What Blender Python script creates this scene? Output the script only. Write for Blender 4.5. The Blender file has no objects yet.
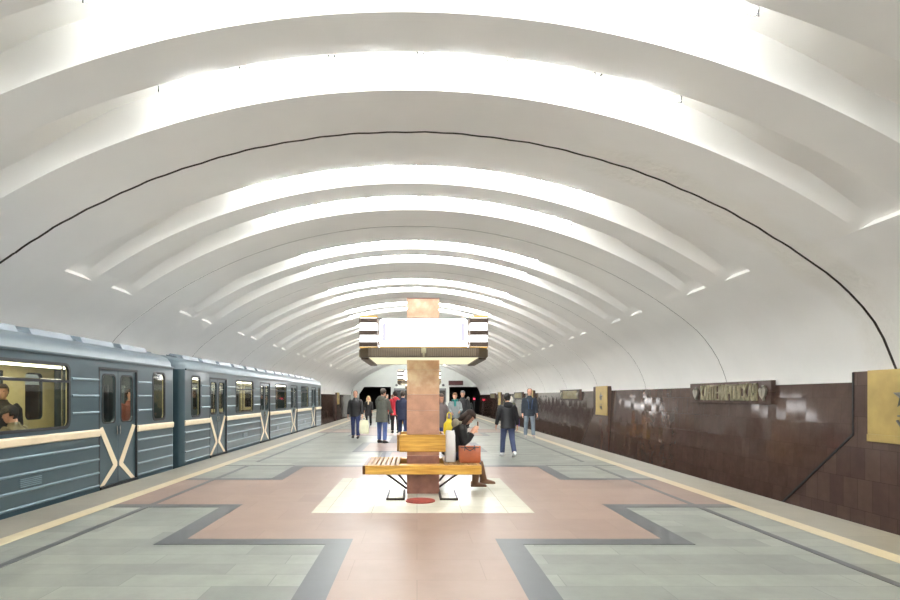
import bpy, bmesh, math, random
from mathutils import Vector, Matrix
random.seed(7)
PI = math.pi
R = math.radians
C = bpy.context.scene.collection
SC = bpy.context.scene

# ------------------------------------------------------------------ camera, world, exposure
cam_d = bpy.data.cameras.new('camera')
cam = bpy.data.objects.new('camera', cam_d); C.objects.link(cam)
cam.location = (0, 0, 1.58); cam.rotation_euler = (PI/2, 0, 0)
cam_d.sensor_width = 36; cam_d.lens = 557/900*36
cam_d.shift_x = 33/900; cam_d.shift_y = 97/900
cam_d.clip_start = .05; cam_d.clip_end = 300
SC.camera = cam
w = bpy.data.worlds.new('world'); SC.world = w; w.use_nodes = True
w.node_tree.nodes['Background'].inputs[0].default_value = (.9, .95, 1, 1)
w.node_tree.nodes['Background'].inputs[1].default_value = 0.0
SC.view_settings.view_transform = 'Standard'; SC.view_settings.look = 'None'
SC.view_settings.gamma = 1; SC.view_settings.use_curve_mapping = False
SC.view_settings.exposure = 0.34
TUBE_POWER = 93.0
SC.cycles.max_bounces = 12; SC.cycles.diffuse_bounces = 9; SC.cycles.glossy_bounces = 3
SC.cycles.sample_clamp_indirect = 30

# ------------------------------------------------------------------ materials
def srgb(r, g, b):
    def f(c):
        c /= 255
        return c/12.92 if c <= .04045 else ((c+.055)/1.055)**2.4
    return (f(r), f(g), f(b), 1)

def mat(name, col, rough=.6, metal=0, var=.08, vscale=6, bump=0, bscale=40, coat=0, spec=.5, fine=0):
    m = bpy.data.materials.new(name); m.use_nodes = True
    nt = m.node_tree; b = nt.nodes['Principled BSDF']
    b.inputs['Roughness'].default_value = rough; b.inputs['Metallic'].default_value = metal
    b.inputs['Coat Weight'].default_value = coat; b.inputs['Specular IOR Level'].default_value = spec
    tc = nt.nodes.new('ShaderNodeTexCoord')
    n = nt.nodes.new('ShaderNodeTexNoise'); n.inputs['Scale'].default_value = vscale; n.inputs['Detail'].default_value = 5
    nt.links.new(tc.outputs['Object'], n.inputs['Vector'])
    rp = nt.nodes.new('ShaderNodeValToRGB')
    lo = tuple(c*(1-var) for c in col[:3])+(1,); hi = tuple(min(1, c*(1+var)) for c in col[:3])+(1,)
    rp.color_ramp.elements[0].color = lo; rp.color_ramp.elements[0].position = .3
    rp.color_ramp.elements[1].color = hi; rp.color_ramp.elements[1].position = .7
    nt.links.new(n.outputs['Fac'], rp.inputs['Fac'])
    out = rp.outputs['Color']
    if fine:
        n2 = nt.nodes.new('ShaderNodeTexNoise'); n2.inputs['Scale'].default_value = 160; n2.inputs['Detail'].default_value = 2
        nt.links.new(tc.outputs['Object'], n2.inputs['Vector'])
        mx = nt.nodes.new('ShaderNodeMix'); mx.data_type = 'RGBA'; mx.blend_type = 'OVERLAY'; mx.inputs[0].default_value = fine
        nt.links.new(out, mx.inputs[6]); nt.links.new(n2.outputs['Fac'], mx.inputs[7]); out = mx.outputs[2]
    nt.links.new(out, b.inputs['Base Color'])
    if bump:
        n3 = nt.nodes.new('ShaderNodeTexNoise'); n3.inputs['Scale'].default_value = bscale; n3.inputs['Detail'].default_value = 4
        nt.links.new(tc.outputs['Object'], n3.inputs['Vector'])
        bp = nt.nodes.new('ShaderNodeBump'); bp.inputs['Strength'].default_value = bump; bp.inputs['Distance'].default_value = .02
        nt.links.new(n3.outputs['Fac'], bp.inputs['Height']); nt.links.new(bp.outputs['Normal'], b.inputs['Normal'])
    return m

def brick(name, c1, c2, cm, bw, bh, axes='XY', mortar=.004, rough=.3, offset=.5, var=.15, stain=2.0, bias=0.0, spec=.5, loc=(0, 0, 0), tilt=0):
    m = bpy.data.materials.new(name); m.use_nodes = True
    nt = m.node_tree; b = nt.nodes['Principled BSDF']
    b.inputs['Roughness'].default_value = rough; b.inputs['Specular IOR Level'].default_value = spec
    tc = nt.nodes.new('ShaderNodeTexCoord')
    sp = nt.nodes.new('ShaderNodeSeparateXYZ'); cb = nt.nodes.new('ShaderNodeCombineXYZ')
    nt.links.new(tc.outputs['Object'], sp.inputs[0])
    nt.links.new(sp.outputs[axes[0]], cb.inputs[0]); nt.links.new(sp.outputs[axes[1]], cb.inputs[1])
    mp = nt.nodes.new('ShaderNodeMapping'); mp.inputs['Location'].default_value = loc
    nt.links.new(cb.outputs[0], mp.inputs[0])
    bt = nt.nodes.new('ShaderNodeTexBrick'); bt.offset = offset
    bt.inputs['Scale'].default_value = 1; bt.inputs['Brick Width'].default_value = bw; bt.inputs['Row Height'].default_value = bh
    bt.inputs['Mortar Size'].default_value = mortar; bt.inputs['Mortar Smooth'].default_value = .1; bt.inputs['Bias'].default_value = bias
    bt.inputs['Color1'].default_value = c1; bt.inputs['Color2'].default_value = c2; bt.inputs['Mortar'].default_value = cm
    nt.links.new(mp.outputs[0], bt.inputs['Vector'])
    n = nt.nodes.new('ShaderNodeTexNoise'); n.inputs['Scale'].default_value = stain; n.inputs['Detail'].default_value = 8
    n.inputs['Roughness'].default_value = .7
    nt.links.new(tc.outputs['Object'], n.inputs['Vector'])
    mr = nt.nodes.new('ShaderNodeMapRange'); mr.inputs[1].default_value = .3; mr.inputs[2].default_value = .7
    mr.inputs[3].default_value = 1-var; mr.inputs[4].default_value = 1+var
    nt.links.new(n.outputs['Fac'], mr.inputs[0])
    mx = nt.nodes.new('ShaderNodeMix'); mx.data_type = 'RGBA'; mx.blend_type = 'MULTIPLY'; mx.inputs[0].default_value = 1
    nt.links.new(bt.outputs['Color'], mx.inputs[6]); nt.links.new(mr.outputs[0], mx.inputs[7])
    nt.links.new(mx.outputs[2], b.inputs['Base Color'])
    if tilt:
        b2 = nt.nodes.new('ShaderNodeTexBrick'); b2.offset = offset
        for k in ('Scale', 'Brick Width', 'Row Height', 'Mortar Size', 'Mortar Smooth'): b2.inputs[k].default_value = bt.inputs[k].default_value
        b2.inputs['Color1'].default_value = (0, 0, 0, 1); b2.inputs['Color2'].default_value = (1, 1, 1, 1); b2.inputs['Mortar'].default_value = (.5, .5, .5, 1)
        nt.links.new(mp.outputs[0], b2.inputs['Vector'])
        def math_n(op, a, v):
            q = nt.nodes.new('ShaderNodeMath'); q.operation = op; nt.links.new(a, q.inputs[0]); q.inputs[1].default_value = v; return q.outputs[0]
        f1 = math_n('MULTIPLY', math_n('SUBTRACT', b2.outputs['Color'], .5), tilt*.4)
        f2 = math_n('MULTIPLY', math_n('SUBTRACT', math_n('FRACT', math_n('MULTIPLY', b2.outputs['Color'], 13.7), 0), -.3), tilt)
        cv = nt.nodes.new('ShaderNodeCombineXYZ'); nt.links.new(f1, cv.inputs[1]); nt.links.new(f2, cv.inputs[2])
        ge = nt.nodes.new('ShaderNodeNewGeometry')
        ad = nt.nodes.new('ShaderNodeVectorMath'); ad.operation = 'ADD'; nt.links.new(ge.outputs['Normal'], ad.inputs[0]); nt.links.new(cv.outputs[0], ad.inputs[1])
        no = nt.nodes.new('ShaderNodeVectorMath'); no.operation = 'NORMALIZE'; nt.links.new(ad.outputs[0], no.inputs[0])
        nt.links.new(no.outputs[0], b.inputs['Normal'])
    return m

def wood(name, c1, c2, axis='X', rough=.35):
    m = bpy.data.materials.new(name); m.use_nodes = True
    nt = m.node_tree; b = nt.nodes['Principled BSDF']; b.inputs['Roughness'].default_value = rough
    tc = nt.nodes.new('ShaderNodeTexCoord'); mp = nt.nodes.new('ShaderNodeMapping')
    mp.inputs['Scale'].default_value = (1.5, 18, 18) if axis == 'X' else (18, 1.5, 18)
    nt.links.new(tc.outputs['Object'], mp.inputs[0])
    n = nt.nodes.new('ShaderNodeTexNoise'); n.inputs['Scale'].default_value = 2; n.inputs['Detail'].default_value = 6
    nt.links.new(mp.outputs[0], n.inputs['Vector'])
    rp = nt.nodes.new('ShaderNodeValToRGB')
    rp.color_ramp.elements[0].color = c1; rp.color_ramp.elements[0].position = .3
    rp.color_ramp.elements[1].color = c2; rp.color_ramp.elements[1].position = .7
    nt.links.new(n.outputs['Fac'], rp.inputs['Fac']); nt.links.new(rp.outputs['Color'], b.inputs['Base Color'])
    return m

def emit(name, col, s):
    m = bpy.data.materials.new(name); m.use_nodes = True
    nt = m.node_tree; nt.nodes.remove(nt.nodes['Principled BSDF'])
    e = nt.nodes.new('ShaderNodeEmission'); e.inputs[0].default_value = col; e.inputs[1].default_value = s
    nt.links.new(e.outputs[0], nt.nodes['Material Output'].inputs[0])
    return m

def glass(name, tint=(.92, .95, .93, 1), fac=.85):
    m = bpy.data.materials.new(name); m.use_nodes = True
    nt = m.node_tree; nt.nodes.remove(nt.nodes['Principled BSDF'])
    t = nt.nodes.new('ShaderNodeBsdfTransparent'); t.inputs[0].default_value = tint
    g = nt.nodes.new('ShaderNodeBsdfGlossy'); g.inputs['Roughness'].default_value = .03
    lw = nt.nodes.new('ShaderNodeLayerWeight'); lw.inputs[0].default_value = .5
    pw = nt.nodes.new('ShaderNodeMath'); pw.operation = 'POWER'; pw.inputs[1].default_value = 4; nt.links.new(lw.outputs['Facing'], pw.inputs[0])
    fr = nt.nodes.new('ShaderNodeMapRange'); fr.inputs[3].default_value = .03; fr.inputs[4].default_value = .7; nt.links.new(pw.outputs[0], fr.inputs[0])
    mx = nt.nodes.new('ShaderNodeMixShader')
    nt.links.new(fr.outputs[0], mx.inputs[0]); nt.links.new(t.outputs[0], mx.inputs[1]); nt.links.new(g.outputs[0], mx.inputs[2])
    nt.links.new(mx.outputs[0], nt.nodes['Material Output'].inputs[0])
    return m

M = {}
M['plaster'] = mat('white plaster', srgb(240, 239, 235), .75, var=.025, vscale=.9, bump=.05, bscale=5)
def worn_patch(m):
    # rough re-plastered strip beside the big joint, right of the crown
    nt = m.node_tree; b = nt.nodes['Principled BSDF']
    tc = nt.nodes.new('ShaderNodeTexCoord'); sp = nt.nodes.new('ShaderNodeSeparateXYZ'); nt.links.new(tc.outputs['Object'], sp.inputs[0])
    n = nt.nodes.new('ShaderNodeTexNoise'); n.inputs['Scale'].default_value = 9; n.inputs['Detail'].default_value = 8; nt.links.new(tc.outputs['Object'], n.inputs['Vector'])
    nb = nt.nodes.new('ShaderNodeTexNoise'); nb.inputs['Scale'].default_value = 1.2; nt.links.new(tc.outputs['Object'], nb.inputs['Vector'])
    def mth(op, a, v=0):
        q = nt.nodes.new('ShaderNodeMath'); q.operation = op
        for i, k in enumerate((a, v)):
            if isinstance(k, (int, float)): q.inputs[i].default_value = k
            else: nt.links.new(k, q.inputs[i])
        return q.outputs[0]
    dy = mth('ABSOLUTE', mth('SUBTRACT', sp.outputs['Y'], 10.05))
    dy = mth('ADD', dy, mth('MULTIPLY', nb.outputs['Fac'], .7))
    def ramp(v, a0, a1, b0, b1):
        r = nt.nodes.new('ShaderNodeMapRange'); nt.links.new(v, r.inputs[0])
        for i, k in enumerate((a0, a1, b0, b1)): r.inputs[1+i].default_value = k
        return r.outputs[0]
    mask = mth('MULTIPLY', ramp(dy, .75, 1.0, 1, 0), ramp(sp.outputs['X'], 2.2, 4.2, 0, 1))
    old = [k for k in nt.nodes if k.type == 'BUMP'][0]
    bp = nt.nodes.new('ShaderNodeBump'); bp.inputs['Distance'].default_value = .05
    nt.links.new(mth('MULTIPLY', mask, .5), bp.inputs['Strength']); nt.links.new(n.outputs['Fac'], bp.inputs['Height'])
    nt.links.new(old.outputs['Normal'], bp.inputs['Normal']); nt.links.new(bp.outputs['Normal'], b.inputs['Normal'])
    rp = [k for k in nt.nodes if k.type == 'VALTORGB'][0]
    mx = nt.nodes.new('ShaderNodeMix'); mx.data_type = 'RGBA'; mx.inputs[7].default_value = srgb(234, 232, 224)
    nt.links.new(mth('MULTIPLY', mask, .7), mx.inputs[0]); nt.links.new(rp.outputs['Color'], mx.inputs[6]); nt.links.new(mx.outputs[2], b.inputs['Base Color'])
worn_patch(M['plaster'])
M['joint'] = mat('dark joint', srgb(74, 68, 60), .9, var=.3, vscale=9)
M['granite'] = brick('grey granite slabs', srgb(138, 141, 132), srgb(115, 119, 112), srgb(107, 110, 104), 1.25, .31, 'XY', .004, .34, .37, .2, 1.3, spec=.4)
M['pink'] = brick('pink granite slabs', srgb(144, 123, 111), srgb(137, 116, 105), srgb(129, 109, 99), 1.2, .6, 'XY', .004, .4, .5, .07, 2.5, spec=.3)
M['darkgranite'] = brick('dark granite slabs', srgb(79, 82, 85), srgb(72, 75, 77), srgb(66, 69, 72), 1.2, .6, 'XY', .003, .36, .5, .08, 4, spec=.4)
M['white_marble'] = brick('cream marble slabs', srgb(226, 225, 208), srgb(217, 215, 198), srgb(190, 188, 172), .62, .8, 'XY', .005, .2, 0, .05, 3)
M['edge_stone'] = brick('platform edge stone', srgb(142, 137, 123), srgb(134, 129, 116), srgb(123, 119, 108), .9, .9, 'XY', .005, .35, 0, .08, 3)
M['yellow_line'] = brick('yellow limit line', srgb(200, 189, 157), srgb(197, 176, 138), srgb(180, 164, 132), .5, 1.3, 'XY', .0, .3, 0, .08, 3)
M['brown_wall'] = brick('brown marble tiles', srgb(83, 65, 57), srgb(75, 58, 51), srgb(66, 51, 45), .34, .52, 'YZ', .004, .10, .5, .2, 3.5, tilt=.05)
M['brown_slab'] = brick('brown marble slab', srgb(93, 75, 67), srgb(81, 64, 58), srgb(66, 52, 46), .36, .6, 'YZ', .004, .22, .5, .12, 3)
M['dark_trim'] = mat('dark wall strip', srgb(30, 24, 22), .6)
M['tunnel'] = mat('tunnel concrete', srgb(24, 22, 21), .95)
M['track'] = mat('track ballast concrete', srgb(66, 60, 54), .95, var=.3, vscale=8)
M['gold'] = mat('gilded panel', srgb(181, 157, 93), .45, .3, var=.14, vscale=2.5, bump=.05, bscale=25)
M['steel'] = mat('dull steel', srgb(120, 120, 118), .35, .9)
M['bronze'] = mat('weathered brass letters', srgb(156, 148, 118), .45, .2, var=.15, vscale=14)
M['emblem'] = mat('pewter emblem', srgb(150, 146, 132), .4, .7)
M['black'] = mat('black', srgb(24, 23, 23), .5)
M['tube'] = emit('lit fluorescent tube', (.965, .985, 1, 1), TUBE_POWER)
M['clip'] = mat('lamp clip', srgb(52, 50, 46), .6, 0)
# train
M['car_blue'] = mat('blue grey car paint', srgb(55, 75, 82), .32, 0, var=.08, vscale=1.5, coat=.2)
M['car_rib'] = mat('light blue rib highlight', srgb(102, 123, 132), .35)  # lighter than the body: the highlight along the ribs is in this colour
M['car_roof'] = mat('grey roof paint', srgb(98, 112, 120), .42, var=.1, vscale=2)
M['hood'] = mat('pale vent hood paint', srgb(140, 150, 160), .4, var=.12, vscale=3)
M['cream'] = mat('cream band paint', srgb(227, 210, 180), .35, var=.04)
M['rubber'] = mat('black rubber', srgb(28, 30, 32), .6)
M['lining'] = mat('cream car lining', srgb(222, 210, 158), .5, var=.06)
M['seat'] = mat('brown vinyl', srgb(92, 64, 48), .5)
M['car_lamp'] = emit('car ceiling lamp', (1, .93, .74, 1), 8.0)
M['glass'] = glass('window glass')
M['chrome'] = mat('chrome', srgb(200, 200, 200), .2, 1)
# pillar / sign / bench
def marble(name):
    m = mat(name, srgb(224, 190, 156), .3, var=.22, vscale=5, fine=.25)
    nt = m.node_tree
    rp = [n for n in nt.nodes if n.type == 'VALTORGB'][0]
    rp.color_ramp.elements[0].color = srgb(204, 156, 124); rp.color_ramp.elements[1].color = srgb(240, 218, 186)
    e = rp.color_ramp.elements.new(.5); e.color = srgb(220, 180, 146)
    return m
M['marble'] = marble('mottled pink marble')
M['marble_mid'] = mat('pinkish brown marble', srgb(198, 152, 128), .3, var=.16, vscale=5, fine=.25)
M['marble_dark'] = mat('red brown marble', srgb(150, 104, 88), .3, var=.25, vscale=7)  # on the pillar foot this tone carries the shade below the bench
M['wood'] = wood('honey varnished wood', srgb(180, 128, 48), srgb(222, 176, 84), 'X')
M['wood_y'] = wood('honey varnished slat', srgb(142, 102, 55), srgb(176, 138, 85), 'Y', .5)
M['wood_end'] = wood('dark end grain', srgb(84, 52, 24), srgb(112, 74, 36), 'Y')
M['iron'] = mat('dark iron', srgb(52, 42, 38), .5, .5)
M['grille'] = mat('bronze grille', srgb(92, 80, 64), .45, .3)
M['fin'] = mat('pale bronze fin', srgb(122, 108, 88), .4, .3)
M['panel_light'] = emit('lit sign face', (1, .99, .98, 1), 6.0)
M['panel_blue'] = emit('lilac sign print', (.70, .68, 1, 1), 1.0)
M['under_light'] = emit('lit underside', (1, .92, .62, 1), .85)
M['louvre_white'] = emit('lit louvre', (1, .98, .95, 1), 2.2)
M['louvre_bar'] = mat('dark louvre bar', srgb(70, 52, 36), .5)
M['amber'] = emit('amber edge strip', (1, .62, .16, 1), .8)
M['lid'] = mat('red brown lid', srgb(150, 62, 52), .6, var=.25, vscale=12)
M['endwall'] = mat('white end wall', srgb(214, 218, 212), .7, var=.05, vscale=.8)
M['grey_metal'] = mat('grey metal', srgb(110, 112, 112), .4, .4)
M['clock'] = mat('dark red display', srgb(82, 26, 26), .35)

# ------------------------------------------------------------------ mesh helpers
class MB:
    def __init__(s): s.bm = bmesh.new(); s.mi = 0
    def f(s, vs):
        try:
            fc = s.bm.faces.new(vs); fc.material_index = s.mi; return fc
        except ValueError: return None
    def box(s, x0, x1, y0, y1, z0, z1, bev=0):
        bm = s.bm if not bev else bmesh.new()
        v = [bm.verts.new((x, y, z)) for z in (z0, z1) for y in (y0, y1) for x in (x0, x1)]
        for q in ((0, 2, 3, 1), (4, 5, 7, 6), (0, 1, 5, 4), (2, 6, 7, 3), (0, 4, 6, 2), (1, 3, 7, 5)):
            fc = bm.faces.new([v[i] for i in q]); fc.material_index = s.mi
        if bev:
            bmesh.ops.bevel(bm, geom=bm.edges[:], offset=bev, segments=2, affect='EDGES', profile=.5)
            for fc in bm.faces: fc.material_index = s.mi
            s.merge(bm)
        return s
    def merge(s, bm):
        me = bpy.data.meshes.new('t'); bm.to_mesh(me); bm.free(); s.bm.from_mesh(me); bpy.data.meshes.remove(me)
    def loft(s, rings, cap=True, closed=True):
        L = [[s.bm.verts.new(p) for p in r] for r in rings]
        n = len(L[0])
        for a, b in zip(L, L[1:]):
            for i in range(n if closed else n-1):
                j = (i+1) % n
                s.f((a[i], a[j], b[j], b[i]))
        if cap:
            s.f(L[0][::-1]); s.f(L[-1])
        return s
    def tube(s, pts, r, n=8, rr=None, cap=True):
        pts = [Vector(p) for p in pts]; rings = []
        rad = r if isinstance(r, (list, tuple)) else [r]*len(pts)
        prev = None
        for i, p in enumerate(pts):
            d = (pts[min(i+1, len(pts)-1)]-pts[max(i-1, 0)]).normalized()
            if prev is None:
                up = Vector((0, 0, 1)) if abs(d.z) < .9 else Vector((0, 1, 0))
                a = d.cross(up).normalized()
            else:
                a = (prev-d*prev.dot(d)).normalized()
            prev = a; b = d.cross(a)
            rings.append([p+(a*math.cos(2*PI*k/n)+b*math.sin(2*PI*k/n))*rad[i] for k in range(n)])
        return s.loft(rings, cap)
    def prism(s, poly, vec):
        vec = Vector(vec)
        a = [s.bm.verts.new(p) for p in poly]; b = [s.bm.verts.new(Vector(p)+vec) for p in poly]
        n = len(a)
        s.f(a[::-1]); s.f(b)
        for i in range(n): s.f((a[i], a[(i+1) % n], b[(i+1) % n], b[i]))
        return s
    def bar(s, p, q, wd, th, nrm):
        p, q, nrm = Vector(p), Vector(q), Vector(nrm).normalized()
        d = (q-p).normalized(); a = d.cross(nrm).normalized()*wd/2; c = nrm*th/2
        return s.loft([[o+a+c, o-a+c, o-a-c, o+a-c] for o in (p, q)])
    def ell(s, c, r, u=16, v=10, basis=None):
        c = Vector(c); rings = []
        B = basis or (Vector((1, 0, 0)), Vector((0, 1, 0)), Vector((0, 0, 1)))
        for j in range(1, v):
            t = PI*j/v
            rings.append([c+B[0]*r[0]*math.sin(t)*math.cos(2*PI*k/u)+B[1]*r[1]*math.sin(t)*math.sin(2*PI*k/u)-B[2]*r[2]*math.cos(t) for k in range(u)])
        return s.loft(rings)
    def ring(s, rect, inner, x0, x1):          # plate in the YZ plane with a hole: rect (y0,y1,z0,z1), inner list of (y,z)
        y0, y1, z0, z1 = rect
        cy = sum(p[0] for p in inner)/len(inner); cz = sum(p[1] for p in inner)/len(inner)
        out = []
        for (y, z) in inner:
            dy, dz = y-cy, z-cz; t = 1e9
            if dy > 1e-6: t = min(t, (y1-cy)/dy)
            if dy < -1e-6: t = min(t, (y0-cy)/dy)
            if dz > 1e-6: t = min(t, (z1-cz)/dz)
            if dz < -1e-6: t = min(t, (z0-cz)/dz)
            out.append((cy+dy*t, cz+dz*t))
        # pull nearest sample onto each corner
        for c in ((y0, z0), (y0, z1), (y1, z0), (y1, z1)):
            k = min(range(len(out)), key=lambda i: (out[i][0]-c[0])**2+(out[i][1]-c[1])**2); out[k] = c
        n = len(inner)
        V = [[s.bm.verts.new((x, p[0], p[1])) for p in P] for x in (x0, x1) for P in (out, inner)]
        oa, ia, ob, ib = V
        for i in range(n):
            j = (i+1) % n
            s.f((oa[i], oa[j], ia[j], ia[i])); s.f((ob[i], ib[i], ib[j], ob[j]))
            s.f((ia[i], ia[j], ib[j], ib[i])); s.f((oa[i], ob[i], ob[j], oa[j]))
        return s
    def build(s, name, mats, parent=None, smooth=False, dbl=False):
        if dbl: bmesh.ops.remove_doubles(s.bm, verts=s.bm.verts[:], dist=1e-5)
        bmesh.ops.recalc_face_normals(s.bm, faces=s.bm.faces[:])
        me = bpy.data.meshes.new(name); s.bm.to_mesh(me); s.bm.free()
        for m in (mats if isinstance(mats, (list, tuple)) else [mats]): me.materials.append(m)
        if smooth:
            for p in me.polygons: p.use_smooth = True
            if smooth is not True: me.set_sharp_from_angle(angle=R(smooth))
        o = bpy.data.objects.new(name, me); C.objects.link(o)
        if parent: o.parent = parent
        return o

def rrect(y0, y1, z0, z1, r, n=5):
    out = []
    for (cy, cz, a0) in ((y1-r, z1-r, 0), (y0+r, z1-r, 90), (y0+r, z0+r, 180), (y1-r, z0+r, 270)):
        for k in range(n+1):
            a = R(a0+90*k/n); out.append((cy+r*math.cos(a), cz+r*math.sin(a)))
    return out

def tag(o, label=None, cat=None, group=None, kind=None):
    if label: o['label'] = label
    if cat: o['category'] = cat
    if group: o['group'] = group
    if kind: o['kind'] = kind
    return o
def empty(name, loc, rz=0):
    o = bpy.data.objects.new(name, None); C.objects.link(o)
    o.location = loc; o.rotation_euler = (0, 0, rz); o.empty_display_size = .1
    return o
def copy_tree(o, parent=None):
    c = o.copy(); C.objects.link(c)
    if parent: c.parent = parent
    for ch in list(o.children): copy_tree(ch, c)
    return c

# ------------------------------------------------------------------ setting: vault
XC = -.2; HC = 4.8+1.58; RV = 12.6
J0 = 10.09; DJ = 5.56
Y0, Y1 = -9.0, 76.8
KS = range(-3, 13)
GAP = .97
def prof_pts():
    P = []
    amax = math.asin(7.6/RV); al = math.asin(7.1/RV)
    for i in range(0, 45):
        P.append((al*i/44, 0))
    P.append((al, 1))
    P.append((amax, 1))
    pts = []
    for a, f in P: pts.append((RV*math.sin(a), HC-RV*(1-math.cos(a)), f))
    for dx, h in ((7.85, 2.05), (8.05, 1.88), (8.28, 1.63), (8.48, 1.36), (8.66, 1.06), (8.8, .74), (8.88, .5), (8.92, .26)):
        pts.append((dx, h+1.58, 1))
    return pts
half = prof_pts()
full = [(-x, z, f) for x, z, f in half[::-1]]+half[1:]
def normals(P):
    N = []
    for i in range(len(P)):
        a = Vector((P[max(0, i-1)][0], P[max(0, i-1)][1])); b = Vector((P[min(len(P)-1, i+1)][0], P[min(len(P)-1, i+1)][1]))
        d = (b-a).normalized(); N.append(Vector((-d.y, d.x)))
    return N
NV = normals(full)
def dfar(dx):
    a = abs(dx)
    if a > 5.95: return .10+.12*(7.1-a)/1.15
    t = min(1, (5.95-a)/1.7); t = t*t*(3-2*t)
    return .22+.30*t
rows = []       # (Y, depth function, material for the strip after it)
zero = lambda dx, f: 0
groove = lambda dx, f: .04
near = lambda dx, f: 0 if f else (.10+.10*(7.1-abs(dx))/1.15 if abs(dx) > 5.95 else .20)
far = lambda dx, f: 0 if f else dfar(dx)
lips = []
rows.append((Y0, zero, 0))
for k in KS:
    J = J0+DJ*k
    for L in (J-3.15, J-1.38):
        if L-GAP > Y0+.1 and L < Y1-2.5:
            rows += [(L-GAP, zero, 0), (L-GAP+.015, near, 0), (L-.0, far, 0), (L+.001, zero, 0)]
            lips.append(L)
    jw = .03 if k == 0 else .011
    if Y0+.1 < J < Y1-.3:
        rows += [(J-jw, zero, 1), (J-jw+.001, groove, 1), (J+jw-.001, groove, 1), (J+jw, zero, 0)]
rows.append((Y1, zero, 0))
mb = MB(); grid = []
for ri, (Y, fn, mi) in enumerate(rows):
    r = []
    for i, (dx, z, f) in enumerate(full):
        d = fn(dx, f); n = NV[i]
        wob = 0
        if fn is far and abs(dx) > 4.6: wob = -.24*min(1, (abs(dx)-4.6)/1.4)
        if 1 <= mi or (ri and rows[ri-1][2] == 1):
            wob = .012*math.sin(i*1.7+Y)+.008*math.sin(i*.6+2*Y) if abs(Y-J0) < .1 else 0
        r.append(mb.bm.verts.new((XC+dx+n.x*d, Y+wob, z+n.y*d)))
    grid.append(r)
for a in range(len(grid)-1):
    mb.mi = rows[a][2]
    for i in range(len(full)-1):
        mb.f((grid[a][i], grid[a][i+1], grid[a+1][i+1], grid[a+1][i]))
vault = mb.build('ceiling', [M['plaster'], M['joint']], None, 25, True)
tag(vault, 'white plastered vault ribbed with lit coves', kind='structure')
# outer shell so no light leaks in behind the coves is not needed: the world is black

# ------------------------------------------------------------------ setting: platform
CX = .08
def struct(o, label=None):
    return tag(o, label, kind='structure')
floor = struct(MB().box(CX-5.42, CX+5.42, Y0, Y1, -1.1, 0).build('floor', M['granite']), 'grey granite platform floor')
def inlay(name, m, rects, z=.002, lab=None):
    b = MB()
    for (x0, x1, y0, y1) in rects: b.box(CX+x0, CX+x1, y0, y1, -.01, z)
    o = b.build(name, m, floor)
    if lab: o['label'] = lab
    return o
EB = 4.72
inlay('edge_stone', M['edge_stone'], [(EB, 5.42, Y0, Y1), (-5.42, -EB, Y0, Y1)], .002, 'warm grey platform edge slabs')
inlay('limit_line', M['yellow_line'], [(4.50, EB, Y0, Y1), (-EB, -4.50, Y0, Y1)], .003, 'pale yellow limit line along the edge')
PC = 9.36; PP = 16.65
pk, dk = [], []
for k in range(-1, 5):
    c = PC+PP*k
    # cross of pink granite
    pk += [(-4.5, 4.5, c-1.16, c+1.24), (-2.64, 2.64, c-3.16, c-1.16), (-2.64, 2.64, c+1.24, c+3.24)]
    for s in (-1, 1):
        a = c-1.38 if s < 0 else c+1.24; b_ = c-1.16 if s < 0 else c+1.46
        for t in (-1, 1):
            xs = (2.64, 4.5) if t > 0 else (-4.5, -2.64)
            dk.append((xs[0], xs[1], a, b_))
            ys = (c-3.40, c-1.38) if s < 0 else (c+1.46, c+3.48)
            x2 = (2.64, 2.9) if t > 0 else (-2.9, -2.64)
            dk.append((x2[0], x2[1], ys[0], ys[1]))
            ye = (c-3.40, c-3.16) if s < 0 else (c+3.24, c+3.48)
            x3 = (.79, 2.64) if t > 0 else (-2.64, -.79)
            dk.append((x3[0], x3[1], ye[0], ye[1]))
            # corridor
            yc = (c-6.6, c-3.16) if s < 0 else (c+3.24, c+6.5)
            x4 = (.79, 1.06) if t > 0 else (-1.06, -.79)
            dk.append((x4[0], x4[1], yc[0], c-3.40) if s < 0 else (x4[0], x4[1], c+3.48, yc[1]))
    pk += [(-.79, .79, c-6.6, c-3.16), (-.79, .79, c+3.24, c+6.6)]
    m_ = c+PP/2                                   # pink square between crosses
    pk.append((-1.68, 1.68, m_-1.4, m_+1.4))
    dk += [(-1.95, 1.95, m_-1.65, m_-1.4), (-1.95, 1.95, m_+1.4, m_+1.65), (-1.95, -1.68, m_-1.4, m_+1.4), (1.68, 1.95, m_-1.4, m_+1.4)]
cl = lambda L: [(a, b, max(c, Y0), min(d, Y1)) for a, b, c, d in L if d > Y0 and c < Y1]
inlay('pink_inlay', M['pink'], cl(pk), .002, 'pink granite stepped crosses')
inlay('dark_border', M['darkgranite'], cl(dk), .003, 'dark grey granite border strips')
ln = []
for k in range(-1, 5):
    c = PC+PP*k
    for t in (-1, 1):
        x = 3.97*t
        ln += [(x-.045, x+.045, c-4.2-8.2, c+3.46), (x-.045, x+.045, c+4.25, c+4.26)]
        ln.append((min(2.9*t, 4.5*t), max(2.9*t, 4.5*t), c+3.46, c+3.50))
inlay('guide_strip', M['darkgranite'], cl(ln), .0035, 'narrow dark strip parallel to the edge')
wm = []
for k in range(0, 4):
    c = 9.2+PP*k; wm.append((-1.52, 1.52, c-1.62, c+1.62))
inlay('cream_inlay', M['white_marble'], wm, .004, 'cream marble square around the pillar')

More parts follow.
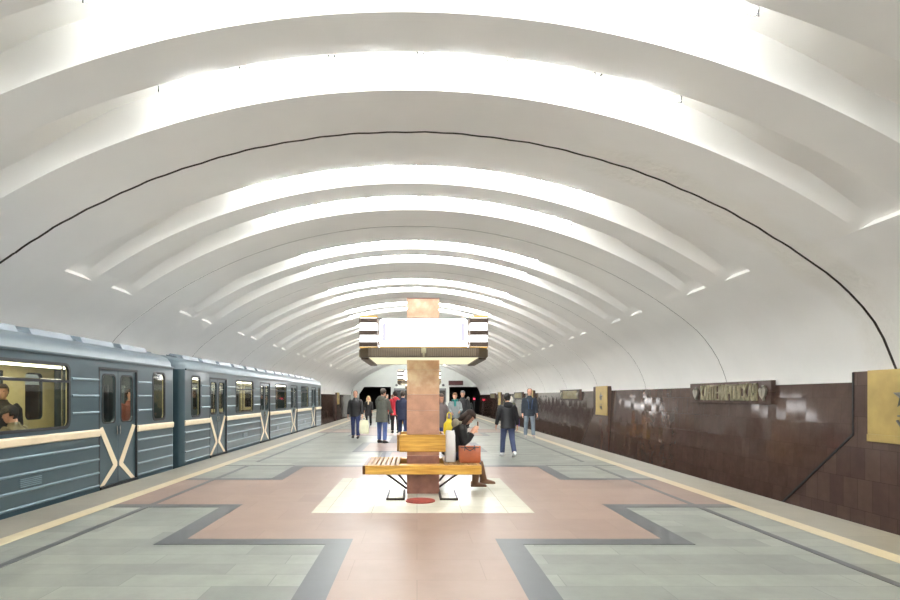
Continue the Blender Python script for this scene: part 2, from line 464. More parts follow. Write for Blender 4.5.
XR, XL = 8.70, -9.10
LEAN = .05
struct(MB().prism([(XR-2.97*LEAN, Y0, -1.1), (XR, Y0, 1.87), (XR+.3, Y0, 1.87), (XR+.3, Y0, -1.1)], (0, Y1-Y0, 0)).build('wall_right', M['brown_wall']), 'brown marble tiled track wall')
struct(MB().box(XL-.3, XL, Y0, Y1, -1.1, 1.87).build('wall_left', M['brown_wall']), 'brown marble tiled wall behind the train')
struct(MB().box(XL-.3, XR+.3, Y0, Y1+14, -1.3, -1.1).build('trim_1', M['track']), 'dark track bed')
# end wall with two portals
ew = MB()
PXL, PXR, PZ = -3.6, 4.45, 2.98
ew.box(PXL, PXR, Y1, Y1+.4, -1.1, PZ); ew.prism([(XL, Y1, -1.1), (XL, Y1, 1.87), (XC-8.5, Y1, PZ), (-7.3, Y1, PZ), (-8.0, Y1, 2.0), (-8.0, Y1, -1.1)], (0, .4, 0))
top = [(XC+x, z) for x, z, f in full if z > PZ]
poly = [(XC+8.6, PZ)]+[(x, z) for x, z in top[::-1]]+[(XC-8.6, PZ)]
ew.prism([(x, Y1, z) for x, z in poly], (0, .4, 0))
struct(ew.build('wall_end', M['endwall']), 'white end wall with two tunnel portals')
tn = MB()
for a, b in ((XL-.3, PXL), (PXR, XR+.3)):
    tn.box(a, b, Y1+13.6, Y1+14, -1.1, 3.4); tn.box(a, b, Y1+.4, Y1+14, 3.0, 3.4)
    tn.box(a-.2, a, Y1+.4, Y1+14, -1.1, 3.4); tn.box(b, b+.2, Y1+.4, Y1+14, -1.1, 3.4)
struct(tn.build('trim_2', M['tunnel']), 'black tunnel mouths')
bw = MB(); allp = [(XC+x, z) for x, z, f in full]
bw.prism([(x, Y0, z) for x, z in [(XL-.3, -1.1)]+[(allp[0][0], allp[0][1])]+allp[1:]+[(XR+.3, -1.1)]], (0, -.3, 0))
struct(bw.build('wall_back', M['endwall']), 'white wall behind the viewer')

# ------------------------------------------------------------------ lamps in the coves
ORD = ['nearest', 'second', 'third', 'fourth', 'fifth', 'sixth', 'seventh', 'eighth', 'ninth', 'tenth', 'eleventh', 'twelfth', 'thirteenth', 'fourteenth',
       'fifteenth', 'sixteenth', 'seventeenth', 'eighteenth', 'nineteenth', 'twentieth', 'twenty-first', 'twenty-second', 'twenty-third', 'twenty-fourth', 'twenty-fifth', 'twenty-sixth', 'twenty-seventh', 'twenty-eighth']
POS = ['leftmost', 'second from left', 'third from left', 'fourth from left', 'fifth from left', 'rightmost']
NT = 6; AH = .298; TD = .012
def vp(a, d, y): return Vector((XC+(RV+d)*math.sin(a), y, HC-RV+(RV+d)*math.cos(a)))
vis = [L for L in lips if L > 5]
for L in lips:
    ci = vis.index(L) if L in vis else -1
    for t in range(NT):
        a0 = .02-AH+2*AH*t/NT; a1 = a0+2*AH/NT
        g = .035/RV
        y = L-GAP+.11
        p, q = vp(a0+g, TD, y), vp(a1-g, TD, y)
        o = MB().tube([p, q], .019, 8).build('fluorescent_tube', M['tube'])
        if ci >= 0:
            tag(o, 'lit white fluorescent tube, %s of the row in the %s visible ceiling cove' % (POS[t], ORD[ci]), 'lamp', 'fluorescent tubes in the ceiling coves')
        else:
            tag(o, 'lit white fluorescent tube in a ceiling cove above the viewer', 'lamp', 'fluorescent tubes above the viewer')
        if 0 <= ci < 4:
            for aa, s in ((a0+g, 1), (a1-g, -1)):
                b = MB(); d = .012/RV*s
                b.tube([vp(aa+d, .10, y-.02), vp(aa+d, .0, y-.06), vp(aa+d*2, -.05, y-.03)], .009, 6)
                b.tube([vp(aa+d*2, .1, y-.02), vp(aa-d, -.05, y-.045)], .009, 6)
                b.build('tube_clip', M['clip'], o)

# ------------------------------------------------------------------ right wall features
def letters():
    G = {}
    G['К'] = [((0, 0), (0, 1)), ((0, .5), (1, 1)), ((0, .5), (1, 0))]
    G['А'] = [((0, 0), (.42, 1)), ((1, 0), (.58, 1)), ((.2, .32), (.8, .32)), ((.4, 1), (.6, 1))]
    G['Н'] = [((0, 0), (0, 1)), ((1, 0), (1, 1)), ((0, .5), (1, .5))]
    G['Т'] = [((.5, 0), (.5, 1)), ((-.1, 1), (1.1, 1))]
    G['Е'] = [((0, 0), (0, 1)), ((0, 1), (1, 1)), ((0, .5), (.9, .5)), ((0, 0), (1, 0))]
    G['М'] = [((0, 0), (0, 1)), ((1, 0), (1, 1)), ((0, 1), (.5, .35)), ((1, 1), (.5, .35))]
    G['И'] = [((0, 0), (0, 1)), ((1, 0), (1, 1)), ((0, 0), (1, 1))]
    G['Р'] = [((0, 0), (0, 1)), ((0, 1), (1, 1)), ((1, 1), (1, .45)), ((0, .45), (1, .45))]
    G['О'] = [((0, 0), (0, 1)), ((1, 0), (1, 1)), ((0, 1), (1, 1)), ((0, 0), (1, 0))]
    G['В'] = [((0, 0), (0, 1)), ((0, 1), (.9, 1)), ((.9, 1), (.9, .52)), ((0, .52), (1, .52)), ((1, .52), (1, 0)), ((0, 0), (1, 0))]
    G['С'] = [((0, 0), (0, 1)), ((0, 1), (1, 1)), ((0, 0), (1, 0)), ((1, 1), (1, .8)), ((1, 0), (1, .2))]
    G['Я'] = [((1, 0), (1, 1)), ((0, 1), (1, 1)), ((0, 1), (0, .48)), ((0, .48), (1, .48)), ((.6, .48), (0, 0))]
    return G
GL = letters()
NAME = 'КАНТЕМИРОВСКАЯ'
def station_sign(yn, yf, side, label, parts=True):
    # origin at plate centre; local u = reading direction
    t = empty('station_sign', ((XR if side > 0 else XL), (yn+yf)/2, 1.69))
    tag(t, label, 'sign', 'station name signs on the track wall')
    sg = -1 if side > 0 else 1           # towards the platform
    L = yf-yn
    b = MB(); b.box(min(0, .12*sg), max(0, .12*sg), -L/2, L/2, -.285, .30, .008); b.build('name_plate', M['brown_slab'], t)
    x = .12*sg
    def P(u, v): return Vector((x+sg*.02, -u*side, v))
    cw = .2; w = .13; h = .40; st = .042
    u0 = -L/2+.73
    for i, ch in enumerate(NAME):
        b = MB()
        for (a, c) in GL[ch]:
            p = P(u0+i*cw+a[0]*w, -.185+a[1]*h); q = P(u0+i*cw+c[0]*w, -.185+c[1]*h)
            d = (q-p).normalized()*st*.5
            b.bar(p-d, q+d, st, .04, (sg, 0, 0))
        b.build('letter', M['bronze'], t)
    for s in (-1, 1):
        uc = -L/2+.44 if s < 0 else L/2-.25
        b = MB()
        for k in (-1, 1):
            pts = [(0, -.17), (.10*k, -.08), (.15*k, .06), (.10*k, .12), (.02*k, .08)]
            b.prism([P(uc+a, v) for a, v in pts], (sg*.05, 0, 0))
        b.bar(P(uc, -.2), P(uc, .16), .04, .05, (sg, 0, 0)); b.bar(P(uc-.05, .15), P(uc+.05, .15), .05, .05, (sg, 0, 0))
        b.build('leaf_emblem', M['emblem'], t)
    return t
def star_poly(c, r, k=.42):
    return [(c[0]+(r if i % 2 == 0 else r*k)*math.sin(i*PI/5), c[1]+(r if i % 2 == 0 else r*k)*math.cos(i*PI/5)) for i in range(10)]
nslab = [2]
def wall_slab(yn, yf, side, label):
    nslab[0] += 1
    x0 = XR if side > 0 else XL; sg = -1 if side > 0 else 1; th = .16*sg
    b = MB()
    b.prism([(x0, y, z) for y, z in ((yn, -1.1), (yn, 2.07), (yf, 2.07), (yf, .85), (yf+2.38, -1.1))], (th, 0, 0))
    o = struct(b.build('trim_%d' % nslab[0], M['brown_slab']), label)
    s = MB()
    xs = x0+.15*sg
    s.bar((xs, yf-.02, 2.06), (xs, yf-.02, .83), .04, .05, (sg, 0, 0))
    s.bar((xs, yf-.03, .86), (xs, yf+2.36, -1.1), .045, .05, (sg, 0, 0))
    s.build('dark_edge_strip', M['dark_trim'], o)  # dark strips laid along the slab's upright and slanting edges
def gold_panel(yn, yf, side, label):
    x0 = (XR if side > 0 else XL); sg = -1 if side > 0 else 1
    x = x0+.16*sg
    t = empty('gold_panel', (x, (yn+yf)/2, .745)); tag(t, label, 'wall panel', 'gilded star panels on the track wall')
    L = yf-yn
    b = MB(); b.box(min(0, .035*sg), max(0, .035*sg), -L/2, L/2, .14, 1.335, .006); b.build('plate', M['gold'], t)
    b = MB(); b.box(min(0, .05*sg), max(0, .05*sg), -L/2, L/2, 0, .14, .006); b.build('bottom_ledge', M['gold'], t)
    b = MB(); pts = star_poly((0, .84), .235)
    c = b.bm.verts.new((.11*sg, 0, .84)); vs = [b.bm.verts.new((.035*sg, -p[0]*side, p[1])) for p in pts]
    for i in range(10): b.f((c, vs[i], vs[(i+1) % 10]))
    b.f(vs); b.build('star', M['steel'], t)
    b = MB()
    for (u, v, u2, v2) in ((-.12, .42, -.02, .3), (-.02, .3, .06, .42), (.06, .42, .14, .26), (-.1, .5, .1, .5)):
        b.bar((.05*sg, -u*side, v), (.05*sg, -u2*side, v2), .03, .03, (sg, 0, 0))
    b.build('ribbon_relief', M['steel'], t)
WP = 16.0
wname = ['nearest', 'second', 'third', 'fourth', 'fifth']
for k in range(4):
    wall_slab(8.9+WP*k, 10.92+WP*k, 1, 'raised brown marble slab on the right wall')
    gold_panel(8.94+WP*k, 10.52+WP*k, 1, 'gilded panel with a dark star, %s along the right track wall' % wname[k])
    station_sign(13.5+15.9*k, 17.5+15.9*k, 1, 'brass station name on a brown plate, %s along the right track wall' % wname[k])
for k in (3,):
    wall_slab(62.0, 64.2, -1, 'raised brown marble slab on the left wall')
    gold_panel(62.3, 63.9, -1, 'gilded panel with a dark star on the left wall beyond the train')
sm = MB()
for y in (24.3, 31.2, 40.3, 56.4): sm.prism([(XR-2.97*LEAN-.006, y-.018, -1.1), (XR-.006, y-.018, 1.87), (XR+.02, y-.018, 1.87), (XR+.02, y-.018, -1.1)], (0, .036, 0))
struct(sm.build('trim_20', M['dark_trim']), 'dark vertical seams in the right wall')

# ------------------------------------------------------------------ pillar + light box + bench
def pillar(y, label, grp):
    t = empty('marble_pillar', (CX+.02, y, 0)); tag(t, label, 'pillar', grp)
    hw = .265
    b = MB(); z = 0
    b.box(-hw, hw, -hw, hw, .0, .62, .006); b.build('base_course', M['marble_dark'], t)['label'] = 'red brown lower courses darkened as shade under the bench'  # foot coloured darker, painting in the shade under the seat
    b = MB()
    for z0, z1 in ((1.62, 2.02), (2.02, 2.4), (2.4, 2.82), (2.82, 3.18)):
        b.box(-hw, hw, -hw, hw, z0+.003, z1, .004)
    b.build('shaft', M['marble'], t)
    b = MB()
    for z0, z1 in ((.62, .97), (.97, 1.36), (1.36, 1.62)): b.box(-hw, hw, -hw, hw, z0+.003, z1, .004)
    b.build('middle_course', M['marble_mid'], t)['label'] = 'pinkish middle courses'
    b = MB(); b.box(-hw-.004, hw+.004, -hw-.004, hw+.004, 3.18, 3.195); b.build('cap', M['marble_dark'], t)
def light_box(y, label, grp):
    t = empty('light_box_sign', (CX+.02, y, 2.18)); t.scale = (.97, .97, .97); tag(t, label, 'sign', grp)
    H = 1.0
    # lower grille ring
    g = MB()
    for rot in range(4):
        Mr = Matrix.Rotation(rot*PI/2, 4, 'Z')
        bb = MB()
        bb.box(-H+.14, H-.14, -H, -H+.08, 0, .15)
        for i in range(58):
            x = -.80+1.6*i/57
            if abs(x) < .06: continue
            bb.mi = 1; bb.box(x-.008, x+.008, -H-.022, -H, .02, .135); bb.mi = 0
        # chamfered corner blocks
        bb.prism([(-H, -H+.14, 0), (-H+.14, -H, 0), (-H+.16, -H+.1, 0), (-H+.1, -H+.16, 0)], (0, 0, .15))
        bb.bm.transform(Mr); me = bpy.data.meshes.new('t'); bb.bm.to_mesh(me); bb.bm.free(); g.bm.from_mesh(me); bpy.data.meshes.remove(me)
    g.build('grille', [M['grille'], M['fin']], t)
    f = MB()
    for (x0, x1, y0, y1) in ((-H+.02, -H+.14, -H+.1, H-.1), (H-.14, H-.02, -H+.1, H-.1)):
        f.box(x0, x1, y0, y1, -.03, .0)
    f.build('bottom_frame', M['louvre_bar'], t)
    u = MB()
    hw = .27
    for (x0, x1, y0, y1) in ((-H+.14, H-.14, -H+.085, -hw), (-H+.14, H-.14, hw, H-.085), (-H+.14, -hw, -hw, hw), (hw, H-.14, -hw, hw)):
        u.box(x0, x1, y0, y1, .0, .03)
    u.build('lit_underside', M['under_light'], t)['label'] = 'glowing pale yellow underside'
    for rot in range(4):
        Mr = Matrix.Rotation(rot*PI/2, 4, 'Z')
        p = MB(); p.prism([(x, -H+.04, z) for x, z in rrect(-.68, .68, .17, .60, .05)], (0, .05, 0)); p.bm.transform(Mr)
        pl = p.build('lit_panel', M['panel_light'], t)
        p = MB()
        for xa in (-.61, .61):
            p.box(xa-.03, xa+.03, -H+.03, -H+.039, .25, .53)
            p.box(xa-.05 if xa > 0 else xa+.012, xa-.012 if xa > 0 else xa+.05, -H+.03, -H+.039, .515, .53); p.box(xa-.03 if xa > 0 else xa+.012, xa-.012 if xa > 0 else xa+.03, -H+.03, -H+.039, .36, .40)
        p.bm.transform(Mr); p.build('panel_print', M['panel_blue'], pl)
        a_ = MB(); a_.box(-.68, .68, -H+.0, -H+.03, .150, .166); a_.bm.transform(Mr); a_.build('edge_strip', M['amber'], t)['label'] = 'amber edge strip'
        k = MB(); k.box(-.04, .04, -H-.03, -H, .06, .15, .006); k.box(-.015, .015, -H-.035, -H-.02, .0, .08)
        k.bm.transform(Mr); k.build('bracket', M['bronze'], t)
    for sx in (-1, 1):
        for sy in (-1, 1):
            cx, cy = sx*(H-.14), sy*(H-.14); a = .13
            core = MB(); core.box(cx-a, cx+a, cy-a, cy+a, .155, .62, .01)
            co = core.build('corner_lamp', M['louvre_white'], t)
            bar = MB()
            for z0, z1 in ((.165, .235), (.345, .415), (.535, .605)):
                bar.box(cx-a-.012, cx+a+.012, cy-a-.012, cy+a+.012, z0, z1, .004)
            bar.build('louvre', M['louvre_bar'], co)
            e = MB(); e.box(cx-a-.006, cx+a+.006, cy-a-.006, cy+a+.006, .62, .645); e.box(cx-a-.006, cx+a+.006, cy-a-.006, cy+a+.006, .15, .163)
            e.build('edge_strip', M['amber'], co)
    tp = MB(); tp.box(-H+.06, H-.06, -H+.06, -hw, .60, .62); tp.box(-H+.06, H-.06, hw, H-.06, .60, .62); tp.box(-H+.06, -hw, -hw, hw, .60, .62); tp.box(hw, H-.06, -hw, hw, .60, .62)
    tp.build('top_cover', M['grey_metal'], t)
def bench(y, label, grp):
    t = empty('pillar_bench', (CX, y, 0)); tag(t, label, 'bench', grp)
    W, D = .945, .62
    for s in (-1, 1):
        b = MB(); b.box(-W+.035, W-.035, s*D-(.05 if s > 0 else 0), s*D+(0 if s > 0 else .05), .35, .495, .008)
        b.build('beam', M['wood'], t)
        b = MB(); b.box(s*W-(.05 if s > 0 else 0), s*W+(0 if s > 0 else .05), -D+.0, D, .352, .49, .006); b.build('end_board', M['wood_end'] if s < 0 else M['wood'], t)
    for s in (-1, 1):
        for i in range(7):
            x = s*(.40+.076*i)
            b = MB(); b.box(x-.030, x+.030, -D+.05, D-.05, .465, .497, .006); b.build('slat', M['wood_y'], t)
    for s in (-1, 1):
        for i in range(1, 4):
            b = MB(); yy = s*(.345+.065*i); b.box(-.36, .36, yy-.027, yy+.027, .465, .496, .005); b.build('slat', M['wood'], t)
    bk = MB()
    for s in (-1, 1):
        b = MB(); b.box(-.365, .385, s*.40-.025, s*.40+.025, .69, .97, .01); b.build('back_board', M['wood'], t)
        b = MB(); b.box(s*.375-.02-.01, s*.375+.0, -.375, .375, .695, .965, .008); b.build('back_board', M['wood_y'], t)
    for s in (-1, 1):
        for yy, xe in ((-.46, .60), (.40, .53)):
            b = MB(); b.tube([(s*.255, yy*.5, .07), (s*xe, yy, .36)], .017, 8); b.build('strut', M['iron'], t)
    for s in (-1, 1):
        b = MB(); b.box(-.86, .86, s*.5-.02, s*.5+.02, .335, .36); b.build('rail', M['iron'], t)
names = ['nearest the viewer', 'second from the viewer', 'third from the viewer']
for i, y in enumerate((9.35, 9.35+PP, 9.35+2*PP)):
    pillar(y, 'square pink marble pillar with shade-darkened red brown foot, %s' % names[i], 'square pillars on the platform axis')
    light_box(y, 'square white light box with striped corners around the pillar %s' % names[i], 'light boxes around the pillars')
    bench(y+.1, 'honey wood slatted bench wrapped around the pillar %s' % names[i], 'wooden benches around the pillars')
# floor fittings at pillar foot
o = MB(); o.tube([(0, 0, 0), (0, 0, .012)], .225, 40); o = o.build('floor_lid', M['lid']); o.location = (CX-.03, 8.44, .004)
tag(o, 'round dull red lid set in the cream floor before the bench', 'lid')
for s, lab in ((-1, 'pale stone pad in a dark iron frame left of the pillar foot'), (1, 'pale stone pad in a dark iron frame right of the pillar foot')):
    t = empty('foot_pad', (CX+s*.41, 8.92, .004)); tag(t, lab, 'floor pad')
    b = MB()
    for (x0, x1, y0, y1) in ((-.14, .14, -.42, -.395), (-.14, .14, .395, .42), (-.14, -.115, -.395, .395), (.115, .14, -.395, .395), (-.115, .115, -.012, .012)): b.box(x0, x1, y0, y1, 0, .03)
    b.build('frame', M['iron'], t)
    b = MB(); b.box(-.11, .11, -.39, -.015, 0, .035, .005); b.build('slab', M['white_marble'], t)
    b = MB(); b.box(-.11, .11, .015, .39, 0, .04, .005); b.build('slab', M['white_marble'], t)

# ------------------------------------------------------------------ far end: kiosk, clock, mirror post
t = empty('attendant_booth', (.35, 66, 0)); tag(t, 'grey glazed booth at the far end of the platform', 'booth')
b = MB(); b.box(-3.0, 3.0, -1, 1, 0, 1.0, .01); b.build('lower_panel', M['grey_metal'], t)
b = MB(); b.box(-2.95, 2.95, -.95, .95, 1.0, 2.35); b.build('glazing', M['black'], t)
b = MB(); b.box(-3.05, 3.05, -1.05, 1.05, 2.35, 2.6, .01); b.build('roof', M['grey_metal'], t)
for x in (-3, -1.8, -.6, .6, 1.8, 3):
    b = MB(); b.box(x-.06, x+.06, -1.01, -.9, 1.0, 2.35); b.build('mullion', M['grey_metal'], t)
t = empty('interval_clock', (5.35, Y1, 3.2)); tag(t, 'dark red display box above the right tunnel mouth', 'clock')
b = MB(); b.box(-1.0, 1.0, -.25, 0, 0, .62, .02); b.build('case', M['louvre_bar'], t)
b = MB(); b.box(-.9, .9, -.27, -.25, .08, .54); b.build('display', M['clock'], t)
for s in (-1, 1):
    t = empty('floodlight', (s*3.2+.4, Y1, 3.3)); tag(t, 'small spotlight on the end wall, %s of the booth' % ('left' if s < 0 else 'right'), 'lamp', 'spotlights on the end wall')
    b = MB(); b.box(-.04, .04, -.4, 0, -.04, .04); b.build('arm', M['grey_metal'], t)
    b = MB(); b.tube([(0, -.32, .02), (0, -.55, -.1)], [.1, .18], 12); b.build('head', M['grey_metal'], t)

# ------------------------------------------------------------------ metro train
TRX = -5.45-1.35
DOORS = (-7.05, -2.35, 2.35, 7.05); DW = .63; HL = 9.38
WINS = [(-4.7, .92), (0, .92), (4.7, .92), (-8.62, .31), (8.62, .31)]
WZ0, WZ1 = 1.10, 2.09
def metro_car(loc, label):
    t = empty('metro_car', loc); tag(t, label, 'train', 'cars of the metro train')
    B = MB(); LN = MB()
    for s in (1, -1):
        xo, xi = 1.35*s, 1.31*s
        la, lb = 1.30*s, 1.285*s
        ev = [(d-DW, d+DW, 'd') for d in DOORS]+[(c-h, c+h, 'w') for c, h in WINS]
        ev.sort(); y = -HL+.12
        def pan(y0, y1, z0, z1):
            if y1-y0 > .002:
                B.box(min(xo, xi), max(xo, xi), y0, y1, z0, z1)
                if z0 > -.1: LN.box(min(la, lb), max(la, lb), y0, y1, max(z0, .06), z1)
        for y0, y1, k in ev:
            pan(y, y0, -.8, .05); pan(y, y0, .05, 2.23)
            if k == 'd':
                pan(y0, y1, -.8, .02); pan(y0, y1, 2.07, 2.23)
            else:
                m = .05
                pan(y0, y1, -.8, .05); pan(y0, y1, .05, WZ0-m); pan(y0, y1, WZ1+m, 2.23)
                inn = rrect(y0+.03, y1-.03, WZ0, WZ1, .11)
                B.ring((y0, y1, WZ0-m, WZ1+m), inn, xi, xo); LN.ring((y0, y1, WZ0-m, WZ1+m), inn, la, lb)
            y = y1
        pan(y, HL-.12, -.8, .05); pan(y, HL-.12, .05, 2.23)
        # raised ribs
        B.mi = 1
        def rib(y0, y1, z, r=.017):
            B.loft([[(xo+s*r*math.sin(a), yy, z+r*1.2*math.cos(a)) for a in (0, PI/4, PI/2, 3*PI/4, PI)] for yy in (y0, y1)], True, True)
        edges = [-HL+.12]+[v for d in DOORS for v in (d-DW-.03, d+DW+.03)]+[HL-.12]
        for a, b in zip(edges[::2], edges[1::2]):
            for z in (.74, .51, .28, .06): rib(a, b, z)
        gaps = []
        for d in DOORS:
            for c, h in WINS:
                if abs(c-d) < 2.5:
                    e = d+DW+.04 if c > d else d-DW-.04; f_ = c-h-.03 if c > d else c+h+.03
                    gaps.append((min(e, f_), max(e, f_)))
        for a, b in gaps:
            for z in (1.32, 1.60, 1.87): rib(a, b, z)
        B.mi = 0
        # rain gutter
        B.box(min(xo, xo+s*.03), max(xo, xo+s*.03), -HL+.12, HL-.12, 2.215, 2.25)
        # rounded body corners
        for e in (-1, 1):
            pts = [(1.35*s-s*.12*(1-math.cos(R(a))), e*(HL-.12)+e*.12*math.sin(R(a))) for a in range(0, 91, 15)]
            inn = [(p[0]-s*.04, p[1]-e*.04) for p in pts][::-1]
            B.prism([(x, yy, -.8) for x, yy in pts+inn], (0, 0, 3.03))
    for e in (-1, 1):
        ye = e*HL
        for a, b in ((-1.23, -.4), (.4, 1.23)): B.box(a, b, min(ye, ye-e*.04), max(ye, ye-e*.04), -.8, 2.23)
        B.box(-.4, .4, min(ye, ye-e*.04), max(ye, ye-e*.04), -.8, .1); B.box(-.4, .4, min(ye, ye-e*.04), max(ye, ye-e*.04), 2.0, 2.23)
    B.build('body', [M['car_blue'], M['car_rib']], t, 30)
    LN.build('lining', M['lining'], t)['label'] = 'cream inner lining'
    for e in (-1, 1):
        ye = e*HL
        d = MB(); d.ring((-.4, .4, .1, 2.0), rrect(-.25, .25, 1.05, 1.85, .06), 0, .03)
        d.bm.transform(Matrix.Translation((0, ye-e*.02, 0)) @ Matrix.Rotation(PI/2, 4, 'Z')); d.build('end_door', M['car_blue'], t)
    # roof
    rp = [(1.36, 2.23), (1.345, 2.33), (1.28, 2.43), (1.12, 2.51), (.8, 2.57), (.4, 2.605), (0, 2.615)]
    rp = rp+[(-x, z) for x, z in rp[-2::-1]]
    rb = MB()
    def sec(y, k, zk): return [(x*k, y, 2.23+(z-2.23)*zk) for x, z in rp]
    rb.loft([sec(-HL-.02, .86, .35), sec(-HL+.05, .95, .8), sec(-HL+.2, 1, 1), sec(HL-.2, 1, 1), sec(HL-.05, .95, .8), sec(HL+.02, .86, .35)], True, True)
    rb.build('roof', M['car_roof'], t, 40)
    cb = MB(); cb.box(-1.2, 1.2, -HL+.1, HL-.1, 2.2, 2.225); cb.build('car_ceiling', M['lining'], t)
    fb = MB(); fb.box(-1.28, 1.28, -HL+.06, HL-.06, .0, .05); fb.build('car_floor', M['seat'], t)
    for x in (-.55, .55):
        for k in range(6):
            l = MB(); yy = -7.5+3*k; l.box(x-.09, x+.09, yy-1.1, yy+1.1, 2.165, 2.195, .01); l.build('ceiling_lamp', M['car_lamp'], t)
    # vent hoods along both roof shoulders
    for s in (1, -1):
        n = 14
        for k in range(n):
            y0 = -HL+.55+k*(2*HL-1.1)/n; y1 = y0+(2*HL-1.1)/n-.28
            h = MB()
            h.loft([[(s*1.17, yy, 2.44), (s*1.08, yy, 2.60), (s*.80, yy, 2.64), (s*.72, yy, 2.56), (s*.9, yy, 2.5)] for yy in (y0, y1)])
            h.build('vent_hood', M['hood'], t)
        h = MB(); h.loft([[(s*1.12, yy, 2.45), (s*1.0, yy, 2.56), (s*.78, yy, 2.60), (s*.75, yy, 2.5)] for yy in (-HL+.4, HL-.4)]); h.build('vent_duct', M['car_roof'], t)
    # cream waist band on the platform side
    wb = MB()
    edges = [-HL+.1]+[v for d in DOORS for v in (d-DW-.02, d+DW+.02)]+[HL-.1]
    for a, b in zip(edges[::2], edges[1::2]):
        wb.loft([[(1.35, yy, .90), (1.375, yy, .915), (1.38, yy, 1.0), (1.375, yy, 1.02), (1.35, yy, 1.03)] for yy in (a, b)])
    wb.build('waist_band', M['cream'], t)['label'] = 'cream waist band'
    # windows
    for s in (1, -1):
        for c, h in WINS:
            y0, y1 = c-h, c+h
            f = MB(); f.ring((y0+.0, y1-.0, WZ0-.03, WZ1+.03), rrect(y0+.06, y1-.06, WZ0+.03, WZ1-.03, .09), min(1.352*s, 1.32*s), max(1.352*s, 1.32*s)) if False else None
            o_, i_ = rrect(y0+.015, y1-.015, WZ0-.015, WZ1+.015, .12), rrect(y0+.06, y1-.06, WZ0+.03, WZ1-.03, .09)
            n = len(o_)
            for xa, xb in ((1.325*s, 1.358*s),):
                V = [[f.bm.verts.new((x, p[0], p[1])) for p in P_] for x in (xa, xb) for P_ in (o_, i_)]
                for i in range(n):
                    j = (i+1) % n
                    f.f((V[0][i], V[0][j], V[1][j], V[1][i])); f.f((V[2][i], V[3][i], V[3][j], V[2][j]))
                    f.f((V[1][i], V[1][j], V[3][j], V[3][i])); f.f((V[0][i], V[2][i], V[2][j], V[0][j]))
            if h > .5: f.box(min(1.33*s, 1.355*s), max(1.33*s, 1.355*s), y0+.05, y1-.05, 1.80, 1.84)
            w_ = f.build('window', M['rubber'], t)
            g = MB(); g.prism([(1.335*s, a, b) for a, b in rrect(y0+.05, y1-.05, WZ0+.02, WZ1-.02, .09)], (.006*s, 0, 0)); g.build('pane', M['glass'], w_)
    # doors
    for s in (1, -1):
        for d in DOORS:
            # dark jamb
            j = MB(); x0, x1 = (1.27, 1.353) if s > 0 else (-1.353, -1.27)
            j.box(x0, x1, d-DW-.03, d-DW+.005, .02, 2.10); j.box(x0, x1, d+DW-.005, d+DW+.03, .02, 2.10); j.box(x0, x1, d-DW-.03, d+DW+.03, 2.06, 2.10)
            j.box(x0, x1+(.03 if s > 0 else 0), d-DW, d+DW, -.06, .02)
            j.build('door_frame', M['rubber'], t)
            for e in (-1, 1):
                y0, y1 = (d-DW+.005, d-.006) if e < 0 else (d+.006, d+DW-.005)
                x0, x1 = (1.29, 1.325) if s > 0 else (-1.325, -1.29)
                l = MB(); wi = rrect(y0+.12, y1-.10, 1.13, 1.97, .09) if e < 0 else rrect(y0+.10, y1-.12, 1.13, 1.97, .09)
                l.ring((y0, y1, .025, 2.06), wi, x0, x1)
                lf = l.build('door', M['car_blue'], t)
                f = MB(); cyy = (wi[0][0]+wi[12][0])/2
                big = [(a+(.022 if a > cyy else -.022), b+(.022 if b > 1.55 else -.022)) for a, b in wi]
                xa, xb = (x1-.005, x1+.008) if s > 0 else (x0-.008, x0+.005)
                V = [[f.bm.verts.new((x, p[0], p[1])) for p in P_] for x in (xa, xb) for P_ in (big, wi)]
                n = len(wi)
                for i in range(n):
                    q = (i+1) % n
                    f.f((V[0][i], V[0][q], V[1][q], V[1][i])); f.f((V[2][i], V[3][i], V[3][q], V[2][q]))
                    f.f((V[1][i], V[1][q], V[3][q], V[3][i])); f.f((V[0][i], V[2][i], V[2][q], V[0][q]))
                f.build('window_seal', M['rubber'], lf)
                g = MB(); g.prism([((x0+x1)/2, a, b) for a, b in wi], (.006*s, 0, 0)); g.build('pane', M['glass'], lf)
                if s > 0:
                    # cream chevron: outer top -> centre -> outer bottom
                    yo = y0 if e < 0 else y1; yi = y1-.14 if e < 0 else y0+.14; k = -e
                    pts = [(yo, 1.03), (yo+k*.12, 1.06), (yi+k*.11, .40), (yi+k*.11, .33), (yo+k*.17, .03), (yo+k*.03, .03), (yi-k*.02, .36)]
                    c = MB(); c.prism([(x1+.001, a, b) for a, b in pts], (.006, 0, 0)); c.build('chevron', M['cream'], lf)['label'] = 'cream chevron stripe'
                    hb = MB(); yy = y1-.05 if e < 0 else y0+.05; hb.tube([(x1+.015, yy, .9), (x1+.015, yy, 1.06)], .012, 8); hb.build('handle', M['chrome'], lf)
    # seats and handrails inside
    for s in (1, -1):
        for c in (-4.7, 0, 4.7):
            b = MB(); b.box(*sorted((s*.80, s*1.26)), c-1.5, c+1.5, .30, .47, .03); b.box(*sorted((s*1.16, s*1.27)), c-1.5, c+1.5, .47, .98, .03)
            b.build('seat', M['seat'], t)
            b = MB(); b.tube([(s*.78, c-1.6, 1.86), (s*.78, c+1.6, 1.86)], .016, 8)
            for e in (-1, 1): b.tube([(s*.78, c+e*1.6, .05), (s*.78, c+e*1.6, 2.2)], .016, 8)
            b.build('handrail', M['chrome'], t)
    # louvred vents low on the side
    for c in (-4.7, -.6, 4.7):
        b = MB()
        for i in range(5): b.box(1.352, 1.368, c-.22, c+.22, .33+.026*i, .343+.026*i)
        b.build('side_vent', M['car_rib'], t)
    # bogies and underframe
    b = MB(); b.box(-1.1, 1.1, -HL+.3, HL-.3, -.78, -.1); b.build('underframe', M['rubber'], t)
